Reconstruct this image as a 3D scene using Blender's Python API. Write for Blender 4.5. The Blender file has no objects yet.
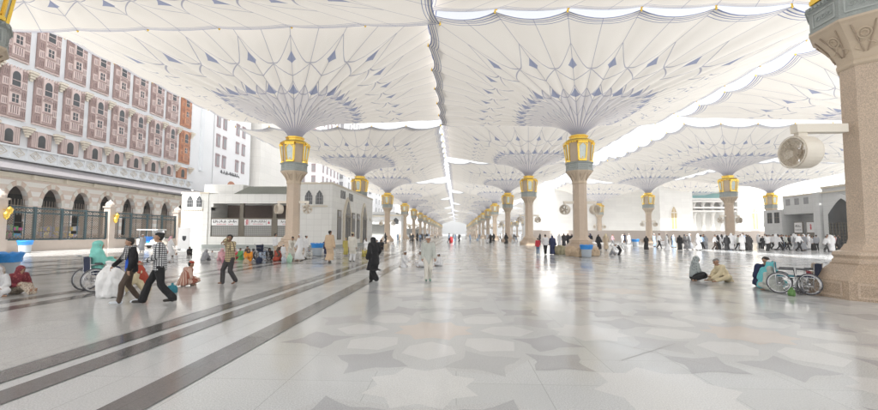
import bpy, math, random, mathutils
from mathutils import Vector, Matrix, noise
R = math.radians
PI = math.pi
sc = bpy.context.scene
COL = sc.collection

# ------------------------------------------------------------------ camera, light, exposure
F_PX, PITCH, YAW, ROLL, EYE = 413.57, .0702, .0422, .0043, 1.57
cam_d = bpy.data.cameras.new('camera')
cam = bpy.data.objects.new('camera', cam_d)
COL.objects.link(cam)
cam_d.sensor_width = 36
cam_d.lens = F_PX * 36 / 878
cam_d.clip_start = .1
cam_d.clip_end = 6000
cam.matrix_world = Matrix.Translation((0, 0, EYE)) @ Matrix.Rotation(YAW, 4, 'Z') @ Matrix.Rotation(PI / 2 + PITCH, 4, 'X') @ Matrix.Rotation(ROLL, 4, 'Z')
sc.camera = cam

SUN_EL, SUN_DIR = 54, Vector((-.12, -1, 0)).normalized()      # towards the sun, behind the camera
w = bpy.data.worlds.new('World'); sc.world = w; w.use_nodes = True
nt = w.node_tree
sky = nt.nodes.new('ShaderNodeTexSky'); sky.sky_type = 'NISHITA'; sky.sun_disc = False
sky.sun_elevation = R(SUN_EL); sky.sun_rotation = math.atan2(SUN_DIR.x, SUN_DIR.y)
sky.air_density = 1.0; sky.dust_density = 4.0; sky.ozone_density = .6
hs = nt.nodes.new('ShaderNodeHueSaturation'); hs.inputs['Saturation'].default_value = .15
nt.links.new(sky.outputs[0], hs.inputs['Color'])
nt.links.new(hs.outputs[0], nt.nodes['Background'].inputs['Color'])
nt.nodes['Background'].inputs['Strength'].default_value = .15
sd = bpy.data.lights.new('sun', 'SUN'); sd.energy = 3.6; sd.angle = R(.5); sd.color = (1, .985, .955)
so = bpy.data.objects.new('sun', sd); COL.objects.link(so)
sdir = Vector((SUN_DIR.x * math.cos(R(SUN_EL)), SUN_DIR.y * math.cos(R(SUN_EL)), math.sin(R(SUN_EL))))
so.rotation_euler = (-sdir).to_track_quat('-Z', 'Y').to_euler()
so.location = (0, 0, 60)
sc.view_settings.view_transform = 'Standard'
sc.view_settings.look = 'None'
sc.view_settings.exposure = 1.17
sc.view_settings.gamma = 1
sc.view_settings.use_curve_mapping = False
sc.cycles.use_denoising = True
sc.cycles.max_bounces = 10
sc.cycles.volume_bounces = 1
sc.cycles.volume_max_steps = 64
sc.cycles.transparent_max_bounces = 8
sc.cycles.sample_clamp_indirect = 8
RND = random.Random(7)

# ------------------------------------------------------------------ helpers
def spot(px, py, z=0.0):
    """ground position (metres) of a point of the photograph, from the survey of the colonnade"""
    a, b = px - 439, py - 205
    c, s = math.cos(-ROLL), math.sin(-ROLL); a, b = c * a - s * b, s * a + c * b
    X, d, u = a / F_PX, 1., -b / F_PX
    c, s = math.cos(PITCH), math.sin(PITCH); Y, Z = c * d - s * u, s * d + c * u
    c, s = math.cos(YAW), math.sin(YAW)
    r = Vector((c * X - s * Y, s * X + c * Y, Z))
    t = (z - EYE) / r.z
    return Vector((r.x * t, r.y * t, z))

def at_depth(px, Y):
    """ground position at a given distance along the colonnade in the direction of column px"""
    p = spot(px, 300)
    return Vector((p.x * Y / p.y, Y, 0))

class MB:
    def __init__(s):
        s.v, s.f, s.m, s.uv = [], [], [], None
    def face(s, idx, m=0):
        s.f.append(tuple(idx)); s.m.append(m)
    def box(s, c, d, m=0, rz=0, mat=None):
        n = len(s.v)
        for z in (-.5, .5):
            for x, y in ((-.5, -.5), (.5, -.5), (.5, .5), (-.5, .5)):
                p = Vector((x * d[0], y * d[1], z * d[2]))
                if mat is not None: p = mat @ p
                elif rz: p = Matrix.Rotation(rz, 3, 'Z') @ p
                s.v.append((p.x + c[0], p.y + c[1], p.z + c[2]))
        for q in ((3, 2, 1, 0), (4, 5, 6, 7), (0, 1, 5, 4), (1, 2, 6, 5), (2, 3, 7, 6), (3, 0, 4, 7)):
            s.face([n + i for i in q], m)
    def bx(s, x0, x1, y0, y1, z0, z1, m=0):
        s.box(((x0 + x1) / 2, (y0 + y1) / 2, (z0 + z1) / 2), (x1 - x0, y1 - y0, z1 - z0), m)
    def bar(s, a, b, wd, hd=None, m=0):
        a, b = Vector(a), Vector(b); hd = hd or wd
        d = b - a
        q = d.to_track_quat('X', 'Z').to_matrix()
        s.box((a + b) / 2, (d.length, wd, hd), m, mat=q)
    def lathe(s, prof, n=8, ph=0., m=0, c=(0, 0, 0), sq=(1, 1), cap=True):
        b = len(s.v)
        for r, z in prof:
            for k in range(n):
                a = ph + 2 * PI * k / n
                s.v.append((c[0] + r * math.cos(a) * sq[0], c[1] + r * math.sin(a) * sq[1], c[2] + z))
        for i in range(len(prof) - 1):
            for k in range(n):
                k2 = (k + 1) % n
                s.face((b + i * n + k, b + i * n + k2, b + (i + 1) * n + k2, b + (i + 1) * n + k), m)
        if cap:
            s.face([b + k for k in range(n)][::-1], m)
            t = b + (len(prof) - 1) * n
            s.face([t + k for k in range(n)], m)
    def loft(s, rings, n=14, m=0):
        """rings: (centre, rx, ry) horizontal ellipses, closed"""
        b = len(s.v)
        for c, rx, ry in rings:
            for k in range(n):
                a = 2 * PI * k / n
                s.v.append((c[0] + rx * math.cos(a), c[1] + ry * math.sin(a), c[2]))
        for i in range(len(rings) - 1):
            for k in range(n):
                k2 = (k + 1) % n
                s.face((b + i * n + k, b + i * n + k2, b + (i + 1) * n + k2, b + (i + 1) * n + k), m)
        s.face([b + k for k in range(n)][::-1], m)
        t = b + (len(rings) - 1) * n
        s.face([t + k for k in range(n)], m)
    def tube(s, pts, r, n=8, m=0, closed=False):
        pts = [Vector(p) for p in pts]
        rs = r if isinstance(r, (list, tuple)) else [r] * len(pts)
        b = len(s.v); N = len(pts)
        for i, p in enumerate(pts):
            if closed: d = pts[(i + 1) % N] - pts[i - 1]
            else: d = pts[min(i + 1, N - 1)] - pts[max(i - 1, 0)]
            d.normalize()
            up = Vector((0, 0, 1)) if abs(d.z) < .9 else Vector((0, 1, 0))
            x = d.cross(up).normalized(); y = x.cross(d)
            for k in range(n):
                a = 2 * PI * k / n
                s.v.append(tuple(p + (x * math.cos(a) + y * math.sin(a)) * rs[i]))
        for i in range(N if closed else N - 1):
            j = (i + 1) % N
            for k in range(n):
                k2 = (k + 1) % n
                s.face((b + i * n + k2, b + i * n + k, b + j * n + k, b + j * n + k2), m)
        if not closed:
            s.face([b + k for k in range(n)], m)
            s.face([b + (N - 1) * n + k for k in range(n)][::-1], m)
    def cap(s, a, b, ra, rb=None, n=10, m=0):
        """tapered capsule"""
        a, b = Vector(a), Vector(b); rb = ra if rb is None else rb
        d = b - a
        if d.length < 1e-5: d = Vector((0, 0, 1e-4)); b = a + d
        d.normalize()
        pts, rs = [], []
        for t in (-.98, -.8, -.45, 0): pts.append(a + d * ra * t); rs.append(ra * math.sqrt(1 - t * t))
        for t in (0, .45, .8, .98): pts.append(b + d * rb * t); rs.append(rb * math.sqrt(1 - t * t))
        s.tube(pts, rs, n, m)
    def prism(s, poly, axis, a0, a1, m=0, mside=None):
        """poly: list of (u, z); axis 'x': u is y and it extends along x; axis 'y': u is x"""
        n = len(poly); b = len(s.v)
        for a in (a0, a1):
            for u, z in poly:
                s.v.append((a, u, z) if axis == 'x' else (u, a, z))
        s.face([b + i for i in range(n)], m)
        s.face([b + n + i for i in range(n)][::-1], m)
        for i in range(n):
            j = (i + 1) % n
            s.face((b + j, b + i, b + n + i, b + n + j), m if mside is None else mside)
    def mesh(s, name, mats, smooth=False):
        me = bpy.data.meshes.new(name)
        me.from_pydata(s.v, [], s.f); me.update()
        for m in (mats if isinstance(mats, (list, tuple)) else [mats]): me.materials.append(m)
        me.polygons.foreach_set('material_index', s.m)
        if smooth: me.polygons.foreach_set('use_smooth', [True] * len(s.f))
        if s.uv:
            ul = me.uv_layers.new(name='UVMap')
            for lp in me.loops: ul.data[lp.index].uv = s.uv[lp.vertex_index]
        return me
    def fixn(s, me):
        import bmesh
        bm = bmesh.new(); bm.from_mesh(me); bmesh.ops.recalc_face_normals(bm, faces=bm.faces[:]); bm.to_mesh(me); bm.free()
    def build(s, name, mats, parent=None, smooth=False, local=False):
        if parent is not None and not local:
            o = parent.matrix_world.translation if not parent.parent else parent.location
            l = getattr(parent, 'location')
            p, off = parent, Vector((0, 0, 0))
            while p: off += p.location; p = p.parent
            s.v = [(x - off.x, y - off.y, z - off.z) for x, y, z in s.v]
        me = s.mesh(name, mats, smooth); s.fixn(me)
        return link(name, me, parent)

def link(name, data, parent=None, loc=(0, 0, 0), rz=0):
    o = bpy.data.objects.new(name, data); COL.objects.link(o)
    o.location = loc; o.rotation_euler = (0, 0, rz)
    if parent is not None: o.parent = parent
    return o
def tag(o, label=None, cat=None, group=None, kind=None):
    if label: o['label'] = label
    if cat: o['category'] = cat
    if group: o['group'] = group
    if kind: o['kind'] = kind
    return o
def thing(name, label, cat, loc=(0, 0, 0), rz=0, group=None):
    return tag(link(name, None, None, loc, rz), label, cat, group)
def big_ord(i):
    t, u = divmod(i + 1, 10); T = {6: 'sixt', 7: 'sevent', 8: 'eight', 9: 'ninet'}[t]
    return T + 'ieth' if u == 0 else T + 'y-' + ORD[u - 1]
def kids(o): return KIDS.get(o.name, []) if False else [c for c in o.children]
def copy_tree(o, parent=None, skip=()):
    c = o.copy(); COL.objects.link(c)
    if parent is not None: c.parent = parent
    for ch in list(o.children):
        if ch.name.split('.')[0] in skip: continue
        copy_tree(ch, c, skip)
    return c
ORD = 'first second third fourth fifth sixth seventh eighth ninth tenth eleventh twelfth thirteenth fourteenth fifteenth sixteenth seventeenth eighteenth nineteenth twentieth'.split()
TENS = {2: 'twenty', 3: 'thirty', 4: 'forty', 5: 'fifty'}
def ordinal(i):
    i = int(i)
    if i < 20: return ORD[i]
    t, u = divmod(i + 1, 10)
    return {2: 'twentieth', 3: 'thirtieth', 4: 'fortieth', 5: 'fiftieth'}[t] if u == 0 else TENS[t] + '-' + ORD[u - 1]

# ------------------------------------------------------------------ materials
def newmat(name):
    m = bpy.data.materials.new(name); m.use_nodes = True
    return m, m.node_tree, m.node_tree.nodes['Principled BSDF']
def N(nt, t, **k):
    n = nt.nodes.new(t)
    for a, b in k.items():
        if a.startswith('i_'): n.inputs[a[2:].replace('_', ' ')].default_value = b
        else: setattr(n, a, b)
    return n
def M_(nt, op, a, b=None, c=None):
    n = nt.nodes.new('ShaderNodeMath'); n.operation = op
    for i, v in enumerate((a, b, c)):
        if v is None: continue
        if isinstance(v, (int, float)): n.inputs[i].default_value = v
        else: nt.links.new(v, n.inputs[i])
    return n.outputs[0]
def mixc(nt, fac, a, b, mode='MIX'):
    n = nt.nodes.new('ShaderNodeMix'); n.data_type = 'RGBA'; n.blend_type = mode
    for i, v in ((0, fac), (6, a), (7, b)):
        if isinstance(v, (int, float)): n.inputs[i].default_value = v
        elif isinstance(v, tuple): n.inputs[i].default_value = (*v, 1)[:4]
        else: nt.links.new(v, n.inputs[i])
    return n.outputs[2]
def coords(nt, which='Object'):
    return nt.nodes.new('ShaderNodeTexCoord').outputs[which]
def geopos(nt): return nt.nodes.new('ShaderNodeNewGeometry').outputs['Position']

def mat(name, col, rough=.7, metal=0., var=.12, scale=3., bump=.0, bscale=40., speck=0., sscale=60., world=False):
    """plain surface with procedural tone variation, optional speckle and bump"""
    m, nt, p = newmat(name)
    co = geopos(nt) if world else coords(nt)
    n1 = N(nt, 'ShaderNodeTexNoise', i_Scale=scale, i_Detail=5.); nt.links.new(co, n1.inputs['Vector'])
    c = mixc(nt, M_(nt, 'MULTIPLY', n1.outputs[0], 1.), tuple(x * (1 - var) for x in col), tuple(min(1, x * (1 + var)) for x in col))
    if speck:
        n2 = N(nt, 'ShaderNodeTexNoise', i_Scale=sscale, i_Detail=2.); nt.links.new(co, n2.inputs['Vector'])
        rp = nt.nodes.new('ShaderNodeMapRange'); rp.inputs[1].default_value = .4; rp.inputs[2].default_value = .62
        rp.inputs[3].default_value = 1 - speck; rp.inputs[4].default_value = 1 + speck * .5
        nt.links.new(n2.outputs[0], rp.inputs[0])
        cc = nt.nodes.new('ShaderNodeVectorMath'); cc.operation = 'SCALE'
        nt.links.new(c, cc.inputs[0]); nt.links.new(rp.outputs[0], cc.inputs['Scale']); c = cc.outputs[0]
    nt.links.new(c, p.inputs['Base Color'])
    p.inputs['Roughness'].default_value = rough; p.inputs['Metallic'].default_value = metal
    if bump:
        n3 = N(nt, 'ShaderNodeTexNoise', i_Scale=bscale, i_Detail=4.); nt.links.new(co, n3.inputs['Vector'])
        bp = N(nt, 'ShaderNodeBump', i_Strength=bump, i_Distance=.02); nt.links.new(n3.outputs[0], bp.inputs['Height'])
        nt.links.new(bp.outputs[0], p.inputs['Normal'])
    return m

def tiled(name, col, tw, th, joint=.72, jw=.02, rough=.5, axis='y', var=.06):
    """stone cladding with fine joints; axis = horizontal direction of the face"""
    m, nt, p = newmat(name)
    pos = geopos(nt); sp = nt.nodes.new('ShaderNodeSeparateXYZ'); nt.links.new(pos, sp.inputs[0])
    h = M_(nt, 'ADD', sp.outputs[0], sp.outputs[1])
    fx = M_(nt, 'PINGPONG', h, tw / 2); fz = M_(nt, 'PINGPONG', sp.outputs[2], th / 2)
    mn = M_(nt, 'MINIMUM', fx, fz)
    j = M_(nt, 'LESS_THAN', mn, jw)
    n1 = N(nt, 'ShaderNodeTexNoise', i_Scale=.9, i_Detail=6.); nt.links.new(pos, n1.inputs['Vector'])
    wn = nt.nodes.new('ShaderNodeTexWhiteNoise'); wn.noise_dimensions = '2D'
    cb = nt.nodes.new('ShaderNodeCombineXYZ')
    nt.links.new(M_(nt, 'FLOOR', M_(nt, 'DIVIDE', h, tw)), cb.inputs[0]); nt.links.new(M_(nt, 'FLOOR', M_(nt, 'DIVIDE', sp.outputs[2], th)), cb.inputs[1])
    nt.links.new(cb.outputs[0], wn.inputs['Vector'])
    k = M_(nt, 'ADD', M_(nt, 'MULTIPLY', n1.outputs[0], .5), M_(nt, 'MULTIPLY', wn.outputs[0], .5))
    c = mixc(nt, k, tuple(x * (1 - var) for x in col), tuple(min(1, x * (1 + var)) for x in col))
    c = mixc(nt, j, c, tuple(x * joint for x in col))
    nt.links.new(c, p.inputs['Base Color']); p.inputs['Roughness'].default_value = rough
    return m

def cloth(name, col, col2=None, kind=None, s=1.):
    m, nt, p = newmat(name)
    co = coords(nt)
    n1 = N(nt, 'ShaderNodeTexNoise', i_Scale=7., i_Detail=3.); nt.links.new(co, n1.inputs['Vector'])
    c = mixc(nt, n1.outputs[0], tuple(x * .86 for x in col), tuple(min(1, x * 1.1) for x in col))
    if kind:
        sp = nt.nodes.new('ShaderNodeSeparateXYZ'); nt.links.new(co, sp.inputs[0])
        hx = M_(nt, 'MULTIPLY', M_(nt, 'ARCTAN2', sp.outputs[1], sp.outputs[0]), .17)
        if kind == 'check':
            a = M_(nt, 'LESS_THAN', M_(nt, 'PINGPONG', hx, .05 * s), .017 * s)
            b = M_(nt, 'LESS_THAN', M_(nt, 'PINGPONG', sp.outputs[2], .05 * s), .017 * s)
            f = M_(nt, 'MAXIMUM', a, b)
        elif kind == 'stripe':
            f = M_(nt, 'LESS_THAN', M_(nt, 'PINGPONG', hx, .035 * s), .013 * s)
        else:   # blotch print
            v = N(nt, 'ShaderNodeTexVoronoi', i_Scale=14. / s); nt.links.new(co, v.inputs['Vector'])
            f = M_(nt, 'LESS_THAN', v.outputs[0], .38)
        c = mixc(nt, f, c, col2)
    nt.links.new(c, p.inputs['Base Color']); p.inputs['Roughness'].default_value = .9
    mp = N(nt, 'ShaderNodeMapping'); mp.inputs['Scale'].default_value = (9, 9, 2.6); nt.links.new(co, mp.inputs[0])
    n3 = N(nt, 'ShaderNodeTexNoise', i_Scale=1., i_Detail=3., i_Distortion=.8); nt.links.new(mp.outputs[0], n3.inputs['Vector'])
    bp = N(nt, 'ShaderNodeBump', i_Strength=.8, i_Distance=.05); nt.links.new(n3.outputs[0], bp.inputs['Height'])
    nt.links.new(bp.outputs[0], p.inputs['Normal'])
    return m

def floor_mat(name, col, rough=.13, speck=.24, joints=True, tile=(.9, .9), var=.1):
    m, nt, p = newmat(name)
    pos = geopos(nt)
    n1 = N(nt, 'ShaderNodeTexNoise', i_Scale=.55, i_Detail=6., i_Roughness=.6); nt.links.new(pos, n1.inputs['Vector'])
    n2 = N(nt, 'ShaderNodeTexNoise', i_Scale=70., i_Detail=3., i_Roughness=.7); nt.links.new(pos, n2.inputs['Vector'])
    c = mixc(nt, n1.outputs[0], tuple(x * (1 - var) for x in col), tuple(x * (1 + var) for x in col))
    rp = nt.nodes.new('ShaderNodeMapRange'); rp.inputs[1].default_value = .36; rp.inputs[2].default_value = .64
    rp.inputs[3].default_value = 1 - speck; rp.inputs[4].default_value = 1 + speck * .6; nt.links.new(n2.outputs[0], rp.inputs[0])
    vs = nt.nodes.new('ShaderNodeVectorMath'); vs.operation = 'SCALE'
    nt.links.new(c, vs.inputs[0]); nt.links.new(rp.outputs[0], vs.inputs['Scale']); c = vs.outputs[0]
    if joints:
        sp = nt.nodes.new('ShaderNodeSeparateXYZ'); nt.links.new(pos, sp.inputs[0])
        wn = nt.nodes.new('ShaderNodeTexWhiteNoise'); wn.noise_dimensions = '2D'
        cb = nt.nodes.new('ShaderNodeCombineXYZ')
        nt.links.new(M_(nt, 'FLOOR', M_(nt, 'DIVIDE', sp.outputs[0], tile[0])), cb.inputs[0])
        nt.links.new(M_(nt, 'FLOOR', M_(nt, 'DIVIDE', sp.outputs[1], tile[1])), cb.inputs[1])
        nt.links.new(cb.outputs[0], wn.inputs['Vector'])
        c = mixc(nt, M_(nt, 'MULTIPLY', wn.outputs[0], .55), c, tuple(x * .88 for x in col))
        jx = M_(nt, 'PINGPONG', sp.outputs[0], tile[0] / 2); jy = M_(nt, 'PINGPONG', sp.outputs[1], tile[1] / 2)
        j = M_(nt, 'LESS_THAN', M_(nt, 'MINIMUM', jx, jy), .0035)
        c = mixc(nt, M_(nt, 'MULTIPLY', j, .6), c, tuple(x * .45 for x in col))
    nt.links.new(c, p.inputs['Base Color'])
    n4 = N(nt, 'ShaderNodeTexNoise', i_Scale=1.4, i_Detail=5.); nt.links.new(pos, n4.inputs['Vector'])
    r2 = nt.nodes.new('ShaderNodeMapRange'); r2.inputs[1].default_value = .3; r2.inputs[2].default_value = .7
    r2.inputs[3].default_value = rough * .75; r2.inputs[4].default_value = rough * 1.5; nt.links.new(n4.outputs[0], r2.inputs[0])
    nt.links.new(r2.outputs[0], p.inputs['Roughness'])
    bp = N(nt, 'ShaderNodeBump', i_Strength=.05, i_Distance=.01); nt.links.new(n1.outputs[0], bp.inputs['Height'])
    nt.links.new(bp.outputs[0], p.inputs['Normal'])
    return m

def canopy_mat():
    """cream translucent membrane with the printed blue ornament, laid out on the cloth itself (u along the rim, v from neck to rim)"""
    m = bpy.data.materials.new('canopy_membrane'); m.use_nodes = True
    nt = m.node_tree; nt.nodes.clear()
    uv = nt.nodes.new('ShaderNodeUVMap'); sp = nt.nodes.new('ShaderNodeSeparateXYZ'); nt.links.new(uv.outputs[0], sp.inputs[0])
    u, v = sp.outputs[0], sp.outputs[1]
    d1 = M_(nt, 'PINGPONG', u, .5); d2 = M_(nt, 'PINGPONG', u, 1.)
    inv = M_(nt, 'SUBTRACT', 1., d2)
    wid = M_(nt, 'ADD', M_(nt, 'MULTIPLY', v, 1.9), .06)
    lines = M_(nt, 'LESS_THAN', M_(nt, 'MULTIPLY', d1, wid), M_(nt, 'ADD', .02, M_(nt, 'MULTIPLY', M_(nt, 'MAXIMUM', M_(nt, 'SUBTRACT', .34, v), 0.), .11)))
    def diamond(vc, hw, hv):
        a = M_(nt, 'DIVIDE', d2, hw); b = M_(nt, 'DIVIDE', M_(nt, 'ABSOLUTE', M_(nt, 'SUBTRACT', v, vc)), hv)
        return M_(nt, 'LESS_THAN', M_(nt, 'ADD', M_(nt, 'POWER', a, .9), M_(nt, 'POWER', b, .9)), 1.)
    blue = M_(nt, 'MAXIMUM', diamond(.385, .50, .048), diamond(.645, .23, .048))
    def curve(v0, amp, pw, hw):
        t = M_(nt, 'ADD', M_(nt, 'MULTIPLY', M_(nt, 'POWER', inv, pw), amp), v0)
        return M_(nt, 'LESS_THAN', M_(nt, 'ABSOLUTE', M_(nt, 'SUBTRACT', v, t)), hw)
    for a in ((.61, .19, 1.7, .0045), (.60, -.10, 1.5, .004), (.345, .115, 1.4, .005), (.425, -.14, 1.3, .006), (.25, -.10, 1.2, .005)):
        lines = M_(nt, 'MAXIMUM', lines, curve(*a))
    rim = None
    for vc, hw in ((.997, .003), (.983, .0022), (.972, .0018), (.957, .0016)):
        k = M_(nt, 'LESS_THAN', M_(nt, 'ABSOLUTE', M_(nt, 'SUBTRACT', v, vc)), hw)
        rim = k if rim is None else M_(nt, 'MAXIMUM', rim, k)
    base = N(nt, 'ShaderNodeTexNoise', i_Scale=.35, i_Detail=4.); nt.links.new(coords(nt), base.inputs['Vector'])
    c = mixc(nt, base.outputs[0], (.72, .685, .635), (.78, .745, .70))
    fan = M_(nt, 'LESS_THAN', v, M_(nt, 'ADD', M_(nt, 'MULTIPLY', M_(nt, 'POWER', inv, 1.3), -.14), .425))
    c = mixc(nt, M_(nt, 'MULTIPLY', fan, .8), c, (.60, .58, .59))
    c = mixc(nt, M_(nt, 'MULTIPLY', lines, .72), c, (.25, .26, .36))
    c = mixc(nt, M_(nt, 'MULTIPLY', blue, .8), c, (.19, .23, .38))
    c = mixc(nt, M_(nt, 'MULTIPLY', rim, .9), c, (.13, .17, .34))
    df = nt.nodes.new('ShaderNodeBsdfDiffuse'); tr = nt.nodes.new('ShaderNodeBsdfTranslucent'); mx = nt.nodes.new('ShaderNodeMixShader')
    mx.inputs[0].default_value = .13
    nt.links.new(c, df.inputs[0]); nt.links.new(c, tr.inputs[0])
    nt.links.new(df.outputs[0], mx.inputs[1]); nt.links.new(tr.outputs[0], mx.inputs[2])
    out = nt.nodes.new('ShaderNodeOutputMaterial'); nt.links.new(mx.outputs[0], out.inputs[0])
    return m

def ablaq_mat():
    m, nt, p = newmat('banded_stone')
    pos = geopos(nt); sp = nt.nodes.new('ShaderNodeSeparateXYZ'); nt.links.new(pos, sp.inputs[0])
    f = M_(nt, 'LESS_THAN', M_(nt, 'PINGPONG', sp.outputs[2], .42), .21)
    n1 = N(nt, 'ShaderNodeTexNoise', i_Scale=1.2, i_Detail=5.); nt.links.new(pos, n1.inputs['Vector'])
    a = mixc(nt, n1.outputs[0], (.66, .56, .50), (.72, .63, .57)); b = mixc(nt, n1.outputs[0], (.78, .76, .74), (.83, .81, .79))
    nt.links.new(mixc(nt, f, a, b), p.inputs['Base Color']); p.inputs['Roughness'].default_value = .7
    return m

MT = dict(
    floor=floor_mat('pale_marble', (.61, .63, .635)),
    floor_warm=floor_mat('grey_granite_paving', (.56, .562, .55), tile=(.6, 1.2)),
    stripe=floor_mat('dark_granite', (.15, .148, .143), rough=.13, speck=.25, tile=(3, 1.2), var=.15),
    inlay_grey=floor_mat('grey_inlay', (.45, .46, .475), joints=False, speck=.18),
    inlay_mid=floor_mat('mid_grey_inlay', (.58, .592, .595), joints=False),
    inlay_white=floor_mat('white_inlay', (.68, .69, .685), joints=False, speck=.16),
    inlay_soft=floor_mat('soft_grey_inlay', (.50, .51, .52), joints=False, speck=.18),
    inlay_pink=floor_mat('pink_inlay', (.66, .60, .55), joints=False, speck=.1),
    joint=mat('joint_filler', (.2, .19, .18), .8),
    canopy=canopy_mat(),
    granite=mat('beige_granite', (.60, .475, .365), .32, var=.1, scale=2, speck=.22, sscale=45, bump=.0),
    granite_dark=mat('brown_granite', (.50, .385, .285), .35, var=.12, scale=2, speck=.28, sscale=50),
    carved=mat('carved_stone', (.60, .49, .37), .7, var=.1, bump=.4, bscale=14),
    carved_dark=mat('carved_recess', (.40, .31, .23), .8),
    block=mat('grey_green_stone', (.36, .39, .375), .45, var=.15, speck=.15),
    block_light=mat('grey_green_trim', (.44, .47, .455), .45),
    gold=mat('gilded_metal', (.98, .66, .12), .26, 1., var=.08, scale=8),
    glass=mat('lamp_glass', (.72, .80, .80), .1, var=.15, scale=6),
    fan_white=mat('cream_enamel', (.82, .76, .66), .4, var=.05),
    fan_grey=mat('fan_grille_metal', (.62, .54, .44), .45, .1),
    white_stone=tiled('white_cladding', (.70, .70, .68), 1.1, .55, .8, .012),
    white_wall=mat('white_wall_paint', (.78, .79, .80), .7, var=.04, scale=.4, world=True),
    pier=mat('white_pier_stone', (.74, .76, .78), .6, var=.05, scale=.8),
    pink=mat('pink_lattice_wood', (.37, .265, .245), .6, var=.2, scale=5, speck=.2, sscale=18),
    pink_light=mat('pink_lattice_trim', (.62, .50, .47), .6, var=.1),
    rust=mat('rust_lattice_wood', (.46, .20, .11), .6, var=.15, scale=5, speck=.15, sscale=18),
    rust_light=mat('rust_lattice_trim', (.55, .28, .17), .6),
    slot=mat('dark_slot', (.10, .055, .055), .8),
    darkglass=mat('dark_window_glass', (.05, .055, .06), .12),
    winglass=mat('grey_window_glass', (.30, .30, .31), .2, var=.2),
    corbel=mat('cream_corbel_stone', (.68, .62, .52), .7),
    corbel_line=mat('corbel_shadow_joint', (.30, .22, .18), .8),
    banded=ablaq_mat(),
    vouss_a=mat('pale_voussoir', (.72, .69, .64), .7), vouss_b=mat('peach_voussoir', (.62, .50, .43), .7),
    slope=tiled('grey_canopy_sheet', (.22, .21, .22), .9, 9, .8, .02),
    beige_wall=mat('beige_low_wall', (.50, .43, .38), .6, var=.08, speck=.1),
    teal=mat('dark_teal_iron', (.045, .085, .10), .45, .2, var=.1),
    lattice=mat('bronze_lattice', (.27, .22, .18), .5, .2, var=.15),
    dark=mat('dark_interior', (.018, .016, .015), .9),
    dim=mat('arcade_inner_wall', (.16, .12, .10), .8),  # darkness of the arcade interior is put into this wall colour
    pav_wall=tiled('pavilion_stone', (.80, .80, .77), .8, .62, .8, .013),
    pav_grey=tiled('grey_pavilion_stone', (.66, .67, .67), .9, .6, .85, .012),
    roof_tile=mat('green_grey_roof_tile', (.36, .38, .34), .6, var=.15, scale=4),
    bronze=mat('bronze_frame', (.16, .14, .11), .45, .4),
    screen=tiled('perforated_metal_screen', (.40, .40, .38), .16, .16, .5, .03),
    sign_white=mat('white_sign_board', (.80, .80, .80), .5, var=.03),
    ink=mat('black_lettering', (.03, .03, .035), .6), red=mat('red_lettering', (.60, .04, .07), .6),
    blue_plastic=mat('blue_plastic', (.02, .26, .72), .35, var=.25, scale=12, bump=.5, bscale=18),
    bin_grey=mat('grey_bin_plastic', (.42, .47, .52), .35, var=.06),
    chrome=mat('chrome_tube', (.72, .73, .75), .2, 1.),
    rubber=mat('grey_rubber', (.10, .10, .11), .7),
    navy=cloth('navy_canvas', (.02, .03, .07)), teal_cloth=cloth('teal_canvas', (.04, .22, .28)),
    bag_white=mat('white_plastic_film', (.82, .82, .82), .35, var=.06, scale=9, bump=.7, bscale=14),
    sack=mat('woven_sack', (.50, .38, .26), .8, var=.2, scale=8, bump=.4), sack_green=mat('olive_sack', (.30, .27, .17), .8, var=.2, scale=8),
    turquoise=mat('turquoise_glass_roof', (.22, .52, .52), .3), hotel=mat('white_hotel_wall', (.80, .80, .81), .7, var=.03, scale=.3, world=True),
    hotel_beige=tiled('cream_hotel_wall', (.72, .70, .66), 3, 1.6, .9, .03), rose=mat('rose_window_shutter', (.34, .25, .26), .6, var=.2, scale=2),
    mosque=tiled('pale_mosque_stone', (.88, .87, .84), 2.2, .8, .9, .012), mosque_trim=mat('mosque_trim', (.82, .80, .77), .6),
    amber=mat('amber_window_screen', (.55, .42, .22), .5, var=.2, scale=2),
    skin=mat('tan_skin', (.40, .235, .155), .55, var=.08), skin_dark=mat('brown_skin', (.25, .135, .085), .55, var=.08),
    lips=mat('lip', (.30, .12, .10), .5), eye=mat('eye_dark', (.02, .015, .012), .3), hair=mat('black_hair', (.014, .012, .011), .55, bump=.4, bscale=60),
    hair_grey=mat('grey_hair', (.22, .21, .20), .7, bump=.4, bscale=60),
)
print('materials ok')

# ------------------------------------------------------------------ setting: floor
def sheet(name, x0, x1, y0, y1, z, m):
    b = MB(); b.v += [(x0, y0, z), (x1, y0, z), (x1, y1, z), (x0, y1, z)]; b.face((0, 1, 2, 3))
    return tag(b.build(name, m), kind='structure')
sheet('plaza_floor', -1600, 1600, -300, 2600, 0, MT['floor'])
sheet('side_paving', -35.2, -5.16, -30, 400, .004, MT['floor_warm'])
b = MB()
for x0, x1 in ((-5.12, -4.73), (-4.5, -4.14), (-3.18, -2.76), (-10.35, -9.95), (-9.42, -8.98)):
    n = len(b.v); b.v += [(x0, -25, .008), (x1, -25, .008), (x1, 320, .008), (x0, 320, .008)]; b.face((n, n + 1, n + 2, n + 3))
for x0, x1, y0, y1 in ((-15.6, -15.2, 4, 60), (-16.9, -16.65, 4, 60), (-19.4, -19.0, 4, 60), (-22.3, -21.9, 4, 60), (-30, -5.3, 21.2, 21.45), (-30, -5.3, 25.3, 25.55), (-30, -15.7, 17.3, 17.55)):
    n = len(b.v); b.v += [(x0, y0, .0115), (x1, y0, .0115), (x1, y1, .0115), (x0, y1, .0115)]; b.face((n, n + 1, n + 2, n + 3))
tag(b.build('floor_stripe', MT['stripe']), kind='structure')

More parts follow.
